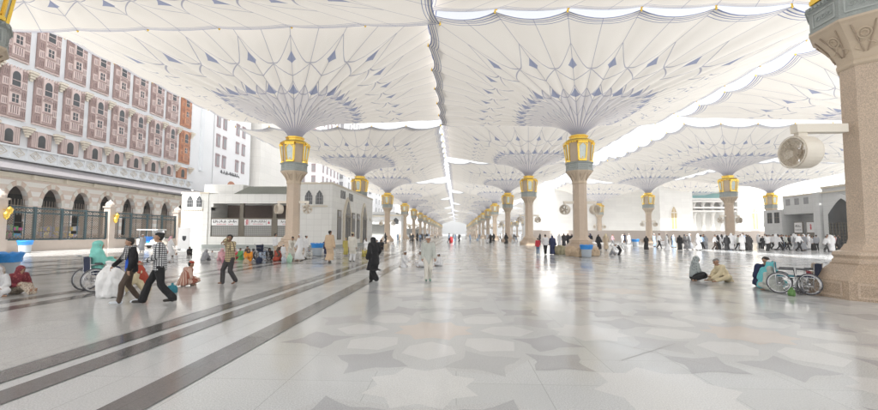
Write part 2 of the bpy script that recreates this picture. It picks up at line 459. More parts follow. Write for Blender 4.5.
def poly_at(b, pts, c, a, z, m):
    n = len(b.v); ca, sa = math.cos(a), math.sin(a)
    b.v += [(c[0] + x * ca - y * sa, c[1] + x * sa + y * ca, z) for x, y in pts]
    b.face(range(n, n + len(pts)), m)
def star(k, ro, ri): return [((ro if i % 2 == 0 else ri) * math.cos(PI * i / k), (ro if i % 2 == 0 else ri) * math.sin(PI * i / k)) for i in range(2 * k)]
def petal(r): return [(r * x, r * y) for x, y in ((-1, 0), (-.55, .22), (-.36, .36), (-.26, .62), (0, .95), (.26, .62), (.36, .36), (.55, .22), (1, 0), (.55, -.22), (.36, -.36), (.26, -.62), (0, -.95), (-.26, -.62), (-.36, -.36), (-.55, -.22))]
b = MB()
P = 5.0
for i in range(0, 9):
    for j in range(-1, 11):
        cx, cy = -.36 + P * i, 6.9 + P * j
        poly_at(b, star(8, 2.32, 1.95), (cx, cy), PI / 8, .0003, 1)
        poly_at(b, star(8, .68, .50), (cx, cy), PI / 8, .0013, 3)
        for k in range(8):
            a = k * PI / 4
            poly_at(b, [(-.42, 0), (-.18, .30), (.18, .36), (.46, 0), (.18, -.36), (-.18, -.30)], (cx + 1.16 * math.cos(a), cy + 1.16 * math.sin(a)), a, .0011, 2)
            a2 = a + PI / 8
            poly_at(b, petal(.55), (cx + 1.82 * math.cos(a2), cy + 1.82 * math.sin(a2)), a2, .0007, 0 if (i * 7 + j * 3 + k * 5) % 3 else 4)
        cx2, cy2 = cx + P / 2, cy + P / 2
        if cx2 > -2: poly_at(b, star(8, .74, .56), (cx2, cy2), 0, .0005, 2)
        for ex, ey in ((P / 2, 0), (0, P / 2)):
            poly_at(b, star(8, .62, .46), (cx + ex, cy + ey), PI / 8, .0015, 2)
        for k in range(4):
            a = PI / 4 + k * PI / 2
            if cx2 + 1.25 * math.cos(a) > -2.2: poly_at(b, petal(.5), (cx2 + 1.25 * math.cos(a), cy2 + 1.25 * math.sin(a)), a, .0017, 0)
tag(b.build('floor_inlay', [MT['inlay_grey'], MT['inlay_mid'], MT['inlay_white'], MT['inlay_pink'], MT['inlay_soft']]), kind='structure')
b = MB()
for i in range(0, 6):
    for j in range(0, 7):
        cx, cy = 2.62 + P * i, 5.83 + P * (j - 1)
        for a in (R(38), R(128)):
            d = Vector((math.cos(a), math.sin(a))) * (1.0 if (i + j) % 2 == 0 else .7); nn = Vector((-d.y, d.x)).normalized() * .0035
            n = len(b.v); b.v += [(cx + s1 * d.x + s2 * nn.x, cy + s1 * d.y + s2 * nn.y, .0020) for s1, s2 in ((-1, -1), (1, -1), (1, 1), (-1, 1))]; b.face((n, n + 1, n + 2, n + 3))
tag(b.build('floor_joint', MT['joint']), kind='structure')

# ------------------------------------------------------------------ giant umbrellas
S = 25.5
PROF = ((0, .55, 0), (.03, .8, .42), (.07, 1.25, .72), (.14, 1.95, 1.14), (.24, 3.2, 1.70), (.4, 5.1, 2.30), (.6, 7.6, 3.0), (.8, 10.1, 3.69), (1, 12.82, 4.35))
NECK = 10.3
def prof(v):
    for a, b in zip(PROF, PROF[1:]):
        if v <= b[0] + 1e-9:
            t = (v - a[0]) / (b[0] - a[0]); return a[1] + (b[1] - a[1]) * t, a[2] + (b[2] - a[2]) * t
    return PROF[-1][1:]
def canopy_mesh(per, nv):
    b = MB(); b.uv = []
    U = 48; n = U * per
    for j in range(nv + 1):
        v = (j / nv) ** 1.25
        for i in range(n + 1):
            u = i / per
            a = u / U * 4
            side, t = int(a) % 4, (a - int(a)) * 2 - 1
            q = Vector((1, t)) if side == 0 else Vector((-t, 1)) if side == 1 else Vector((-1, -t)) if side == 2 else Vector((t, -1))
            cdir = q.normalized()
            k = min(1, max(0, (v - .05) / .6)); k = k * k * (3 - 2 * k)
            q2 = cdir * (1 - k) + q * k
            r, z = prof(v)
            d2 = abs((u + 1) % 2 - 1)                   # 0 at a tip, 1 between tips
            sc_ = math.sin(PI / 2 * (1 - abs(1 - d2))) if False else 1 - (1 - d2) ** 2
            corner = max(0, 1 - abs(((u + 6) % 12) - 6) / 2)
            r -= .30 * sc_ * v ** 6
            z += -.30 * sc_ * v ** 4 - .20 * (1 - (1 - min(1, 2 * min(u % 1, 1 - u % 1))) ** 2) * math.sin(PI * v)
            z += .12 * (q.length - 1) * v ** 2
            b.v.append((q2.x * r, q2.y * r, z)); b.uv.append((u, v))
    for j in range(nv):
        for i in range(n):
            k = j * (n + 1) + i
            b.face((k, k + 1, k + n + 2, k + n + 1))
    return b
O8 = PI / 8
def pedestal_mb():
    b = MB()
    b.lathe([(1.46, 0), (1.46, .46), (1.4, .52), (1.02, .84), (1.02, .88)], 8, O8, 0)
    for k in range(8):        # raised frame on each plinth face
        a = k * PI / 4
        m3 = Matrix.Rotation(a, 3, 'Z')
        r = 1.46 * math.cos(O8)
        for (y, z, dy, dz) in ((0, .08, .80, .05), (0, .40, .80, .05), (-.38, .24, .05, .27), (.38, .24, .05, .27)):
            p = m3 @ Vector((r + .004, y, z)); b.box(p, (.035, dy, dz), 1, mat=m3)
    return b
def base_mb():
    b = MB()
    b.lathe([(.98, .88), (.98, .95), (.93, 1.0), (.98, 1.08), (.95, 1.16), (.80, 1.2), (.74, 1.3), (.70, 1.36)], 8, O8)
    return b
def capital_mb():
    b = MB()
    b.lathe([(.60, 6.0), (.64, 6.05), (.64, 6.12), (.61, 6.16), (.66, 6.35), (.80, 6.62), (1.10, 7.02), (1.17, 7.08), (1.17, 7.14)], 8, O8)
    for k in range(8):      # carved rosettes and scrolls, standing proud of each face
        a = k * PI / 4; m3 = Matrix.Rotation(a, 3, 'Z')
        def P3(y, t):        # t along the sloping face
            z = 6.3 + .68 * t; rr = (.65 + .44 * t ** 1.35) * math.cos(O8) + .012
            return m3 @ Vector((rr, y, z))
        for rr, n in ((.13, 12), (.07, 8)):
            b.tube([P3(rr * math.cos(2 * PI * i / n), .62 + rr * 1.3 * math.sin(2 * PI * i / n)) for i in range(n)], .022, 5, 0, True)
        for s in (-1, 1):
            b.tube([P3(s * (.03 + .2 * t), .95 * t) for t in (0, .2, .4, .6, .8, 1)], .02, 5, 1)
            b.tube([P3(s * (.10 + .1 * math.sin(6 * t)), .1 + .4 * t) for t in (0, .2, .4, .6, .8, 1)], .02, 5, 0)
    return b
def block_mb():
    b = MB()
    b.lathe([(1.17, 7.14), (1.17, 7.2), (1.13, 7.22), (1.13, 7.74), (1.19, 7.77), (1.22, 7.88)], 8, O8)
    for k in range(8):
        a = k * PI / 4; m3 = Matrix.Rotation(a, 3, 'Z'); r = 1.13 * math.cos(O8)
        for (y, z, dy, dz) in ((0, 7.29, .66, .035), (0, 7.67, .66, .035), (-.32, 7.48, .035, .35), (.32, 7.48, .035, .35)):
            b.box(m3 @ Vector((r + .006, y, z)), (.03, dy, dz), 1, mat=m3)
        for y in (-.18, 0, .18):
            b.tube([m3 @ Vector((r + .012, y + .06 * math.cos(i * PI / 3), 7.48 + .06 * math.sin(i * PI / 3))) for i in range(6)], .016, 4, 1, True)
        for y in (-.36, -.24, -.12, 0, .12, .24, .36):
            b.box(m3 @ Vector((1.2 * math.cos(O8) + .01, y, 7.82)), (.05, .07, .07), 0, mat=m3)
    return b
def lamp_core_mb():
    b = MB()
    b.lathe([(.95, 7.88), (.97, 7.95), (1.1, 9.55), (1.13, 9.62)], 8, O8)
    return b
def lamp_crown_mb():
    b = MB()
    b.lathe([(1.15, 9.62), (1.40, 9.66), (1.44, 9.74), (1.3, 9.82), (1.2, 9.9), (.82, 9.93), (.82, 10.14), (.92, 10.17), (.92, 10.28), (.6, 10.32)], 8, O8)
    for k in range(8):
        a = k * PI / 4; m3 = Matrix.Rotation(a, 3, 'Z')
        for y in (-.38, -.13, .13, .38): b.box(m3 @ Vector((1.32, y, 9.6)), (.05, .16, .12), 0, mat=m3)
    return b
def lamp_frame_mb():
    b = MB()       # one lantern on the +X face: tapered gilded cage
    def ring(z, x0, x1, hw, h):
        b.bx(x0, x1, -hw, hw, z, z + h)
    for s in (-1, 1):
        b.bar((1.16, s * .30, 8.02), (1.36, s * .40, 9.56), .09, .09)
        b.bar((.98, s * .31, 8.02), (1.08, s * .41, 9.56), .08, .08)
    ring(7.92, .93, 1.24, .36, .12)
    ring(9.44, 1.02, 1.42, .46, .18)
    for s in (-1, 1):
        b.bar((1.17, s * .27, 8.16), (1.19, s * .1, 8.05), .05)
        b.bar((1.34, s * .36, 9.2), (1.36, s * .12, 9.42), .07)
    b.bar((1.2, 0, 8.3), (1.18, 0, 8.05), .05)
    return b
def lamp_glass_mb():
    b = MB()
    n = len(b.v)
    for z, x0, x1, hw in ((8.04, .98, 1.13, .28), (9.45, 1.05, 1.32, .38)):
        b.v += [(x0, -hw, z), (x1, -hw, z), (x1, hw, z), (x0, hw, z)]
    for q in ((3, 2, 1, 0), (4, 5, 6, 7), (0, 1, 5, 4), (1, 2, 6, 5), (2, 3, 7, 6), (3, 0, 4, 7)): b.face([n + i for i in q])
    return b
FAN_C = Vector((0, 0, 0))
def fan_housing_mb():
    b = MB(); r, d, n = .42, .52, 28
    for i in range(n):
        a0, a1 = 2 * PI * i / n, 2 * PI * (i + 1) / n
        base = len(b.v)
        for a in (a0, a1):
            for rr, y in ((r * .94, -d / 2), (r, -d / 2 + .05), (r * 1.03, 0), (r, d / 2 - .05), (r * .94, d / 2), (r * .9, d / 2), (r * .9, -d / 2)):
                b.v.append((FAN_C.x + rr * math.cos(a), FAN_C.y + y, FAN_C.z + rr * math.sin(a)))
        for k in range(7):
            b.face((base + k, base + (k + 1) % 7, base + 7 + (k + 1) % 7, base + 7 + k))
    return b
def fan_blade_mb():
    b = MB()
    for k in range(5):
        a = 2 * PI * k / 5
        d = Vector((math.cos(a), 0, math.sin(a))); t = Vector((-math.sin(a), .5, math.cos(a))).normalized()
        n = len(b.v)
        for r, wd in ((.06, .05), (.38, .11)):
            for s in (-1, 1):
                for o in (-.006, .006): b.v.append(tuple(FAN_C + d * r + t * s * wd + Vector((0, o, 0))))
        for q in ((0, 2, 6, 4), (1, 5, 7, 3), (0, 4, 5, 1), (2, 3, 7, 6), (4, 6, 7, 5), (0, 1, 3, 2)): b.face([n + i for i in q])
    b.tube([FAN_C + Vector((0, -.14, 0)), FAN_C + Vector((0, .14, 0))], .09, 12)
    return b
def fan_grille_mb():
    b = MB()
    for r in (.14, .24, .34, .42):
        b.tube([FAN_C + Vector((r * math.cos(2 * PI * i / 24), -.25, r * math.sin(2 * PI * i / 24))) for i in range(24)], .008, 5, 0, True)
    for k in range(16):
        a = 2 * PI * k / 16
        b.tube([FAN_C + Vector((.06 * math.cos(a), -.25, .06 * math.sin(a))), FAN_C + Vector((.43 * math.cos(a), -.25, .43 * math.sin(a)))], .007, 4)
    return b
def fan_bracket_mb():
    b = MB()
    b.bx(.5, 1.42, -.12, .12, 4.28, 4.5); b.bx(1.22, 1.38, -.08, .08, 4.12, 4.28)
    return b

def make_umbrella():
    root = thing('canopy_umbrella', 'x', 'umbrella')
    o = pedestal_mb().build('pedestal', [MT['granite_dark'], MT['granite']], root)
    base_mb().build('column_base', MT['granite'], root)
    b = MB(); b.lathe([(.66, 1.36), (.62, 1.5), (.60, 3.4), (.598, 3.42), (.598, 3.425), (.60, 3.445), (.58, 6.0)], 8, O8); b.build('shaft', MT['granite'], root)
    capital_mb().build('capital', [MT['carved'], MT['carved_dark']], root)
    block_mb().build('collar_block', [MT['block'], MT['block_light']], root)
    lamp_core_mb().build('lantern_core', MT['carved'], root)
    lamp_crown_mb().build('lantern_crown', MT['gold'], root)
    fr, gl = lamp_frame_mb(), lamp_glass_mb()
    me1 = fr.mesh('lantern', MT['gold']); fr.fixn(me1); me2 = gl.mesh('glass', MT['glass']); gl.fixn(me2)
    for k in range(4):
        l = link('lantern', me1, root, rz=k * PI / 2)
        link('glass', me2, l)
    me = [x.mesh(nm, MT[mt], sm) for x, nm, mt, sm in ((fan_housing_mb(), 'fan', 'fan_white', False), (fan_blade_mb(), 'blades', 'fan_grey', False), (fan_grille_mb(), 'grille', 'fan_grey', True), (fan_bracket_mb(), 'bracket', 'fan_white', False))]
    for q in me: fr.fixn(q)
    for sgn, a in ((-1, -40), (1, 24)):
        f = link('fan', me[0], root, (sgn * 1.3, 0, 3.76), R(a))
        for q, nm in zip(me[1:3], ('blades', 'grille')): link(nm, q, f)
        link('fan_bracket', me[3], root, rz=0 if sgn > 0 else PI)
    for ch in root.children:
        if ch.name.startswith('lantern'): ch.scale = (.91, .91, 1)
    return root
CANOPY_NEAR = canopy_mesh(4, 26).mesh('canopy', MT['canopy'], True)
CANOPY_FAR = canopy_mesh(2, 14).mesh('canopy', MT['canopy'], True)
b = MB()
b.lathe([(.02, -.2), (.09, -.12), (.12, 0), (.07, .1), (.05, .2), (.02, .3)], 8)
FINIAL = b.mesh('finial', MT['gold'], True)
proto = make_umbrella()
XL, XR, XT, XF = -14.73, 10.82, 39.92, 64.65
YK = [11.18 + S * k for k in range(4)]
for g in range(3):
    y0 = YK[-1] + S * 1.163
    YK += [y0 + S * k for k in range(4)]
first = True
rim_h = {}
ROWN = {'L': 'left-hand row of columns', 'R': 'row just right of centre', 'T': 'second row to the right', 'F': 'outermost right row'}
LOOK = {('L', 0): 'beige cream canopy overhead at upper left, only its gilded lantern showing', ('R', 0): 'nearest umbrella with its granite column, plinth and drum fan at far right',
        ('L', 1): 'large cream umbrella on a golden lantern column before the tiled pavilion', ('R', 1): 'large central umbrella whose column has sacks and a blue bin at its foot',
        ('L', 2): 'umbrella with the golden lantern just beyond the tiled pavilion'}
row_lists = []
for row, X, ks in (('L', XL, range(-1, 16)), ('R', XR, range(-1, 16)), ('T', XT, range(1, 14)), ('F', XF, range(2, 12))):
    for k in ks:
        if first: o = proto; first = False
        else: o = copy_tree(proto, skip=('canopy', 'finial'))
        o.location = (X + (.1 if (row, k) == ('R', 0) else 0), YK[k] if k >= 0 else YK[0] - S + 1.2, 0)  # unseen pair behind the camera is added for shade, set closer to block sun
        rim = {('L', 0): 14.25, ('R', 0): 15.0, ('R', 1): 14.75}.get((row, k), 14.75 + .9 * ((k + (row in 'RF')) % 2))
        near = 0 <= k and YK[k] < 95
        c = link('canopy', CANOPY_NEAR if near else CANOPY_FAR, o, (0, 0, NECK)); c.scale = (.975 if k > 2 else 1.07 if row == 'L' and k < 2 else 1.06 if (row, k) == ('T', 1) else 1, .975 if k > 1 else 1.02 if row == 'L' else 1, (rim - NECK) / 4.35)
        if 0 <= k and YK[k] < 70:
            for q in range(24):
                u = 2 * q; me = CANOPY_NEAR
                vi = 26 * (48 * 4 + 1) + u * 4
                p = me.vertices[vi].co
                link('finial', FINIAL, o, (p.x * c.scale.x, p.y * c.scale.y, NECK + p.z * c.scale.z)).scale = (.6, .6, .6)
        if (row, k) == ('R', 0):
            for ch in o.children:
                if ch.name.startswith('fan') and ch.location.x < -1: ch.location.x = -1.84; ch.rotation_euler.z = R(-84)
                if ch.name.startswith('fan_bracket') and abs(ch.rotation_euler.z) > 1: ch.scale.x = 1.4
        if (row, k) == ('L', 0):
            for ch in [c2 for c2 in o.children if c2.name.startswith('fan') and (c2.location.x > .5 or abs(c2.rotation_euler.z) < .01)]:
                for c3 in list(ch.children): bpy.data.objects.remove(c3)
                bpy.data.objects.remove(ch)
        i = k if row in 'LR' else list(ks).index(k)
        if k < 0: o['label'] = 'unseen umbrella added for shade behind the viewer on the ' + ('left' if row == 'L' else 'right') + ' side'; o['category'] = 'umbrella'; o['group'] = 'giant umbrellas over the plaza'; continue
        o['label'] = LOOK.get((row, k)) or 'cream umbrella on lantern column, %s from the viewer in the %s' % (ordinal(i), ROWN[row])
        o['category'] = 'umbrella'; o['group'] = 'giant umbrellas over the plaza'
        if row in 'TF':     # paler, less gilded lanterns are the same metal seen through more air
            pass
print('umbrellas ok')

# ------------------------------------------------------------------ left hotel building with lattice bays over an arcade
XFAC = -42.0
hb = thing('hotel_building', 'white hotel with rows of pink lattice bays above a striped arcade', 'building', (XFAC, 50, 0))
BAY0, BAYP = 30.1, 3.07
NB = 11
b = MB()
b.bx(XFAC - 14, XFAC, 22, 68.8, 8.4, 34, 0)
b.build('wall', MT['white_wall'], hb)
b = MB()     # piers and floor bands proud of the wall
for k in range(-2, NB + 1):
    y = BAY0 + BAYP * (k + .5)
    b.bx(XFAC, XFAC + .32, y - .36, y + .36, 11.75, 33, 0)
for z0, z1 in ((17.05, 17.75), (22.95, 23.6), (28.6, 29.3), (11.55, 12.15)):
    b.bx(XFAC, XFAC + .36, 22, BAY0 + BAYP * (NB - .3), z0, z1, 0)
b.build('pier_grid', MT['pier'], hb)
def oriel_mb():
    b = MB(); W, Hh, D = 2.3, 4.75, .55
    b.bx(0, D, -W / 2, W / 2, 0, Hh, 0)
    f = D
    for s in (-1, 1):                       # lattice strips at both sides
        for i in range(5):
            z = .15 + i * .9
            b.bx(f, f + .07, s * .82 - .26, s * .82 + .26, z, z + .74, 1 if i % 2 else 0)
            for q in (-.14, .02, .16): b.bx(f + .07, f + .075, s * .82 + q - .025, s * .82 + q + .025, z + .1, z + .62, 2)
    b.bx(f, f + .16, -.5, .5, .1, Hh - .1, 1)
    f2 = f + .16
    for z in (.15, 1.15, 2.35, 2.75): b.bx(f2, f2 + .05, -.5, .5, z, z + .16, 0)
    for q in (-.3, -.1, .1, .3): b.bx(f2, f2 + .01, q - .03, q + .03, .38, 1.08, 2)
    for z in (2.52, 2.62): b.bx(f2, f2 + .01, -.4, .4, z, z + .05, 2)
    for i in range(8): b.bx(f, f + .1, -1.12 + i * .3, -.98 + i * .3, Hh - .14, Hh + .12, 1)
    b.bx(-.0, D + .02, -W / 2 - .03, W / 2 + .03, -.12, -.002, 1)
    return b
def arch_poly(hw, z0, spring, rise, n=10, point=0.):
    pts = [(-hw, z0), (hw, z0), (hw, spring)]
    for i in range(1, n):
        a = PI * i / n
        x = hw * math.cos(a); z = spring + rise * math.sin(a) ** (1 - .3 * point)
        if point: z = spring + rise * (1 - abs(math.cos(a)) ** (1.6 - .3 * point))
        pts.append((x, z))
    pts.append((-hw, spring)); return pts
def oriel_win_mb():
    b = MB(); f2 = .71
    b.prism(arch_poly(.36, 3.0, 3.95, .45), 'x', f2 + .003, f2 + .02, 0)
    b.bx(f2 + .02, f2 + .04, -.36, .36, 3.5, 3.55, 1)
    return b
def meshof(b, nm, mats, smooth=False):
    me = b.mesh(nm, mats, smooth); b.fixn(me); return me
OR_P = meshof(oriel_mb(), 'lattice_bay', [MT['pink'], MT['pink_light'], MT['slot']])
OR_R = meshof(oriel_mb(), 'lattice_bay', [MT['rust'], MT['rust_light'], MT['slot']])
b = MB(); f2 = .71; b.bx(f2 + .003, f2 + .02, -.28, .28, 1.42, 2.2, 0)
b.bx(f2 + .02, f2 + .04, -.025, .025, 1.42, 2.2, 1); b.bx(f2 + .02, f2 + .04, -.28, .28, 1.8, 1.85, 1)
OR_V = meshof(b, 'lower_window', [MT['darkglass'], MT['pink_light']])
OR_W = meshof(oriel_win_mb(), 'window', [MT['darkglass'], MT['pink_light']])
def small_bay_mb():
    b = MB(); b.bx(0, .3, -1.05, 1.05, 0, 1.75, 0)
    for s in (-1, 1):
        for q in (.55, .72, .89): b.bx(.3, .34, s * q - .05, s * q + .05, .1, 1.6, 1)
    b.bx(.3, .36, -.45, .45, .05, 1.7, 1)
    return b
SM_P = meshof(small_bay_mb(), 'small_bay', [MT['pink'], MT['pink_light']]); SM_R = meshof(small_bay_mb(), 'small_bay', [MT['rust'], MT['rust_light']])
b = MB(); b.prism(arch_poly(.36, .15, 1.0, .4), 'x', .363, .38, 0); SM_W = meshof(b, 'window', MT['darkglass'])
def corbel_mb():
    b = MB()
    for i, (wd, z) in enumerate(((.3, 0), (.48, .24), (.68, .48), (.9, .72))):
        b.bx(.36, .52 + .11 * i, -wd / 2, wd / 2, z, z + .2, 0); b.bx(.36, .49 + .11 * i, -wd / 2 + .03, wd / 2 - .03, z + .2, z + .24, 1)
    return b
CORB = meshof(corbel_mb(), 'corbel', [MT['corbel'], MT['corbel_line']])
for k in range(-1, NB):
    y = BAY0 + BAYP * k - 50
    last = k == NB - 1
    for z in (12.28, 17.9, 23.7):
        if z > 23 and k > 6: continue
        o = link('lattice_bay', OR_R if last else OR_P, hb, (0, y, z)); link('window', OR_W, o); link('lower_window', OR_V, o)
        if last: o['label'] = 'rust brown lattice bay at the far end of its row'
    o = link('small_bay', SM_R if last else SM_P, hb, (0, y, 9.85)); link('window', SM_W, o)
    for z in (10.75, 16.3, 22.2): link('corbel', CORB, hb, (0, y + BAYP / 2, z))
# carved balustrade band
b = MB()
b.bx(XFAC, XFAC + .5, 22, 63.2, 8.42, 8.6); b.bx(XFAC, XFAC + .5, 22, 63.2, 9.58, 9.75); b.bx(XFAC, XFAC + .36, 22, 63.2, 8.6, 9.58)
y = 22.4
while y < 62.8:
    b.bx(XFAC + .36, XFAC + .46, y - .09, y + .09, 8.6, 9.58)
    b.tube([(XFAC + .38, y + .78 + .52 * dx, 9.09 + .4 * dz) for dx, dz in ((1, 0), (0, 1), (-1, 0), (0, -1))], .045, 4, 1, True)
    b.tube([(XFAC + .38, y + .78 + .24 * dx, 9.09 + .2 * dz) for dx, dz in ((1, 0), (0, 1), (-1, 0), (0, -1))], .04, 4, 1, True)
    y += 1.56
b.build('balustrade', [MT['pier'], MT['corbel']], hb)
# sloping sheet canopy and arcade
XA = -38.4
b = MB(); n = 0
b.prism([(XFAC, 8.4), (XA + .9, 6.95), (XA + .9, 6.72), (XFAC, 8.1)], 'y', 22, 75)
b.v = [(x, y, z) for x, y, z in b.v]
b.build('arcade_canopy', MT['slope'], hb)
b = MB(); b.bx(XA, XA + .35, 22, 75, 6.3, 6.7, 0)
yy = 23.
while yy < 74: b.bx(XA + .35, XA + .62, yy - .14, yy + .14, 6.3, 6.68, 0); yy += 3.1
b.build('arcade_cornice', MT['corbel'], hb)
ARC0, ARCP = 25.2, 3.1
b = MB(); vb = MB(); sp = MB()
for k in range(16):
    yc = ARC0 + ARCP * k
    hw = .95; spz, rise = 4.05, 1.72 - .1
    poly = [(yc - ARCP / 2, 0), (yc - hw, 0), (yc - hw, spz)]
    for i in range(1, 12):
        a = PI - PI * i / 12
        poly.append((yc + hw * math.cos(a), spz + rise * math.sin(a)))
    poly += [(yc + hw, spz), (yc + hw, 0), (yc + ARCP / 2, 0), (yc + ARCP / 2, 6.3), (yc - ARCP / 2, 6.3)]
    b.prism(poly, 'x', XA - .5, XA)
    for i in range(9):          # alternating voussoirs
        a0, a1 = PI * i / 9, PI * (i + 1) / 9
        q = [(yc + r * math.cos(a), spz + r / hw * rise * math.sin(a) * (1 if r < 1 else .93)) for r, a in ((hw + .003, a0), (1.3, a0), (1.3, a1), (hw + .003, a1))]
        vb.prism(q, 'x', XA, XA + .05, i % 2)
    vb.build('arch_ring', [MT['vouss_a'], MT['vouss_b']], hb); vb = MB()
    for q in range(7): sp.bx(XA - .25, XA - .21, yc - .81 + q * .27 - .02, yc - .81 + q * .27 + .02, 3.1, 4.5, 0)
    sp.bx(XA - .26, XA - .2, yc - hw, yc + hw, 3.9, 3.96, 0)
b.build('arcade_wall', MT['banded'], hb); sp.build('arch_railing', MT['lattice'], hb)
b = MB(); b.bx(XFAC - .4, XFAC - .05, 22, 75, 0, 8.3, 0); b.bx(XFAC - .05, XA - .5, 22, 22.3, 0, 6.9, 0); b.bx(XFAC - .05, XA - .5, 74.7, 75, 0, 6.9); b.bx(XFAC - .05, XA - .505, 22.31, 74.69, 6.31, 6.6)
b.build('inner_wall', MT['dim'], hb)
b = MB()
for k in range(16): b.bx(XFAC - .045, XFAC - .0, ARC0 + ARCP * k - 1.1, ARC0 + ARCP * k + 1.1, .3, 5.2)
b.build('dark_shop_opening', MT['dark'], hb)  # near-black sheets paint the unlit interior behind each arch

# goods stalls under the arcade, seen through the fence
for i, (y, cols, lab) in enumerate(((33.2, ((.12, .45, .12), (.55, .5, .1), (.5, .1, .3), (.1, .3, .5)), 'rack of green and pink goods seen through the fence near the left edge'),
                                    (36.6, ((.75, .6, .05), (.05, .15, .6), (.75, .7, .3), (.08, .2, .5)), 'rack of yellow and blue goods behind the fence'),
                                    (38.6, ((.6, .45, .08), (.4, .3, .2), (.15, .2, .4), (.5, .5, .5)), 'rack of ochre and grey goods behind the fence beside its tall pillar'))):
    t = thing('goods_rack', lab, 'stall', (-37.4, y, 0), group='goods racks under the arcade')
    b = MB()
    for s in (-1, 1): b.bar((0, s * .95, 0), (0, s * .95, 2.5), .06)
    for z in (.5, 1.1, 1.7, 2.4): b.bx(-.2, .2, -.95, .95, z, z + .04)
    b.build('frame', MT['bronze'], t, local=True)
    mm = [mat('goods_cloth', c, .8, var=.3, scale=6) for c in cols]
    b = MB()
    for z in (.54, 1.14, 1.74):
        y0 = -.9
        while y0 < .75:
            wd = RND.uniform(.16, .34); b.bx(-.16, .18, y0, y0 + wd - .03, z, z + RND.uniform(.2, .48), RND.randrange(4)); y0 += wd
    b.build('goods', mm, t, local=True)

# ------------------------------------------------------------------ fence
XFE = -35.5
fe = thing('iron_fence', 'dark teal iron fence with bronze lattice between beige stone pillars', 'fence', (XFE, 45, 0))
b = MB(); b.bx(XFE - .22, XFE + .22, 20, 58, 0, .82); b.bx(XFE - .27, XFE + .27, 20, 58, .82, .9); b.build('low_wall', MT['beige_wall'], fe)
PILL = (20.6, 30.6, 40.9, 51.2)
for y in PILL:
    b = MB()
    b.bx(XFE - .42, XFE + .42, y - .42, y + .42, 0, 1.0); b.bx(XFE - .34, XFE + .34, y - .34, y + .34, 1.0, 4.1)
    b.bx(XFE - .42, XFE + .42, y - .42, y + .42, 4.1, 4.25); b.lathe([(.40, 4.25), (.42, 4.45), (.3, 4.68), (.1, 4.8), (.03, 4.95)], 12, 0, 0, (XFE, y, 0))
    p = b.build('pillar', MT['beige_wall'], fe)
    b = MB()
    b.tube([(XFE + .34, y, 3.35), (XFE + .62, y, 3.3), (XFE + .66, y, 3.1)], .035, 6)
    b.lathe([(.05, 2.55), (.17, 2.7), (.2, 3.0), (.12, 3.1), (.03, 3.2)], 8, 0, 0, (XFE + .66, y, 0)); b.lathe([(.05, 2.95), (.17, 3.1), (.2, 3.4), (.12, 3.5), (.03, 3.6)], 8, 0, 0, (XFE + .5, y + .36, 0))
    b.build('wall_lamp', MT['gold'], p)
for y0, y1 in zip(PILL, PILL[1:] + (58,)):
    b = MB(); a, c = y0 + .38, y1 - .38
    for z in (.98, 3.2, 3.6): b.bx(XFE - .06, XFE + .06, a, c, z - .06, z + .06)
    n = 4
    for i in range(n + 1):
        y = a + (c - a) * i / n
        b.bx(XFE - .10, XFE + .10, y - .10, y + .10, .9, 3.72)
    for i in range(n):
        q0 = a + (c - a) * i / n + .12; q1 = a + (c - a) * (i + 1) / n - .12
        for t in (.3, .7): b.bx(XFE - .03, XFE + .03, q0 + (q1 - q0) * t - .025, q0 + (q1 - q0) * t + .025, 1.04, 3.54)
    b.build('rail_frame', MT['teal'], fe)
    for i in range(n):
        q0 = a + (c - a) * i / n + .12; q1 = a + (c - a) * (i + 1) / n - .12
        b = MB()
        def lat(u0, u1, z0, z1, st):
            c_ = u0 - (z1 - z0)
            while c_ < u1:
                for sgn in (1, -1):
                    # line y = c_ + t, z = z0 + t (or mirrored)
                    t0 = max(0, u0 - c_); t1 = min(z1 - z0, u1 - c_)
                    if t1 - t0 > .05:
                        za, zb = (z0 + t0, z0 + t1) if sgn > 0 else (z1 - t0, z1 - t1)
                        b.bar((XFE + .01 * sgn, c_ + t0, za), (XFE + .01 * sgn, c_ + t1, zb), .062, .03)
                c_ += st
        span = q1 - q0
        if i % 2 == 0: lat(q0, q0 + span * .28, 1.05, 3.13, .2); lat(q0 + span * .72, q1, 1.05, 3.13, .2)
        else: lat(q0, q1, 1.05, 3.13, .22)
        lat(q0, q1, 3.27, 3.53, .26); lat(q0, q1, 1.05, 1.35, .3)
        b.build('lattice_panel', MT['lattice'], fe)

# ------------------------------------------------------------------ pavilions
def script_strokes(b, u0, u1, z0, z1, put, seed, m=0):
    """joined cursive strokes with dots, as on the signs"""
    rr = random.Random(seed); h = z1 - z0; u = u1
    while u > u0 + .2 * h:
        L = min(rr.uniform(.7, 1.7) * h, u - u0)
        pts = []; n = 7
        for i in range(n + 1):
            t = i / n
            pts.append(put(u - L * t, z0 + h * (.35 + .16 * math.sin(t * 9 + seed) - (.2 * t if t > .8 else 0))))
        b.tube(pts, .085 * h, 5, m)
        for _ in range(rr.randrange(1, 3)):
            q = u - L * rr.uniform(.1, .9); b.tube([put(q, z0 + h * .35), put(q + .03 * h, z0 + h * .98)], .07 * h, 5, m)
        q = u - L * rr.uniform(.2, .8); zz = z0 + h * rr.choice((.02, .78)); b.tube([put(q, zz), put(q + .14 * h, zz)], .07 * h, 5, m)
        u -= L + .22 * h

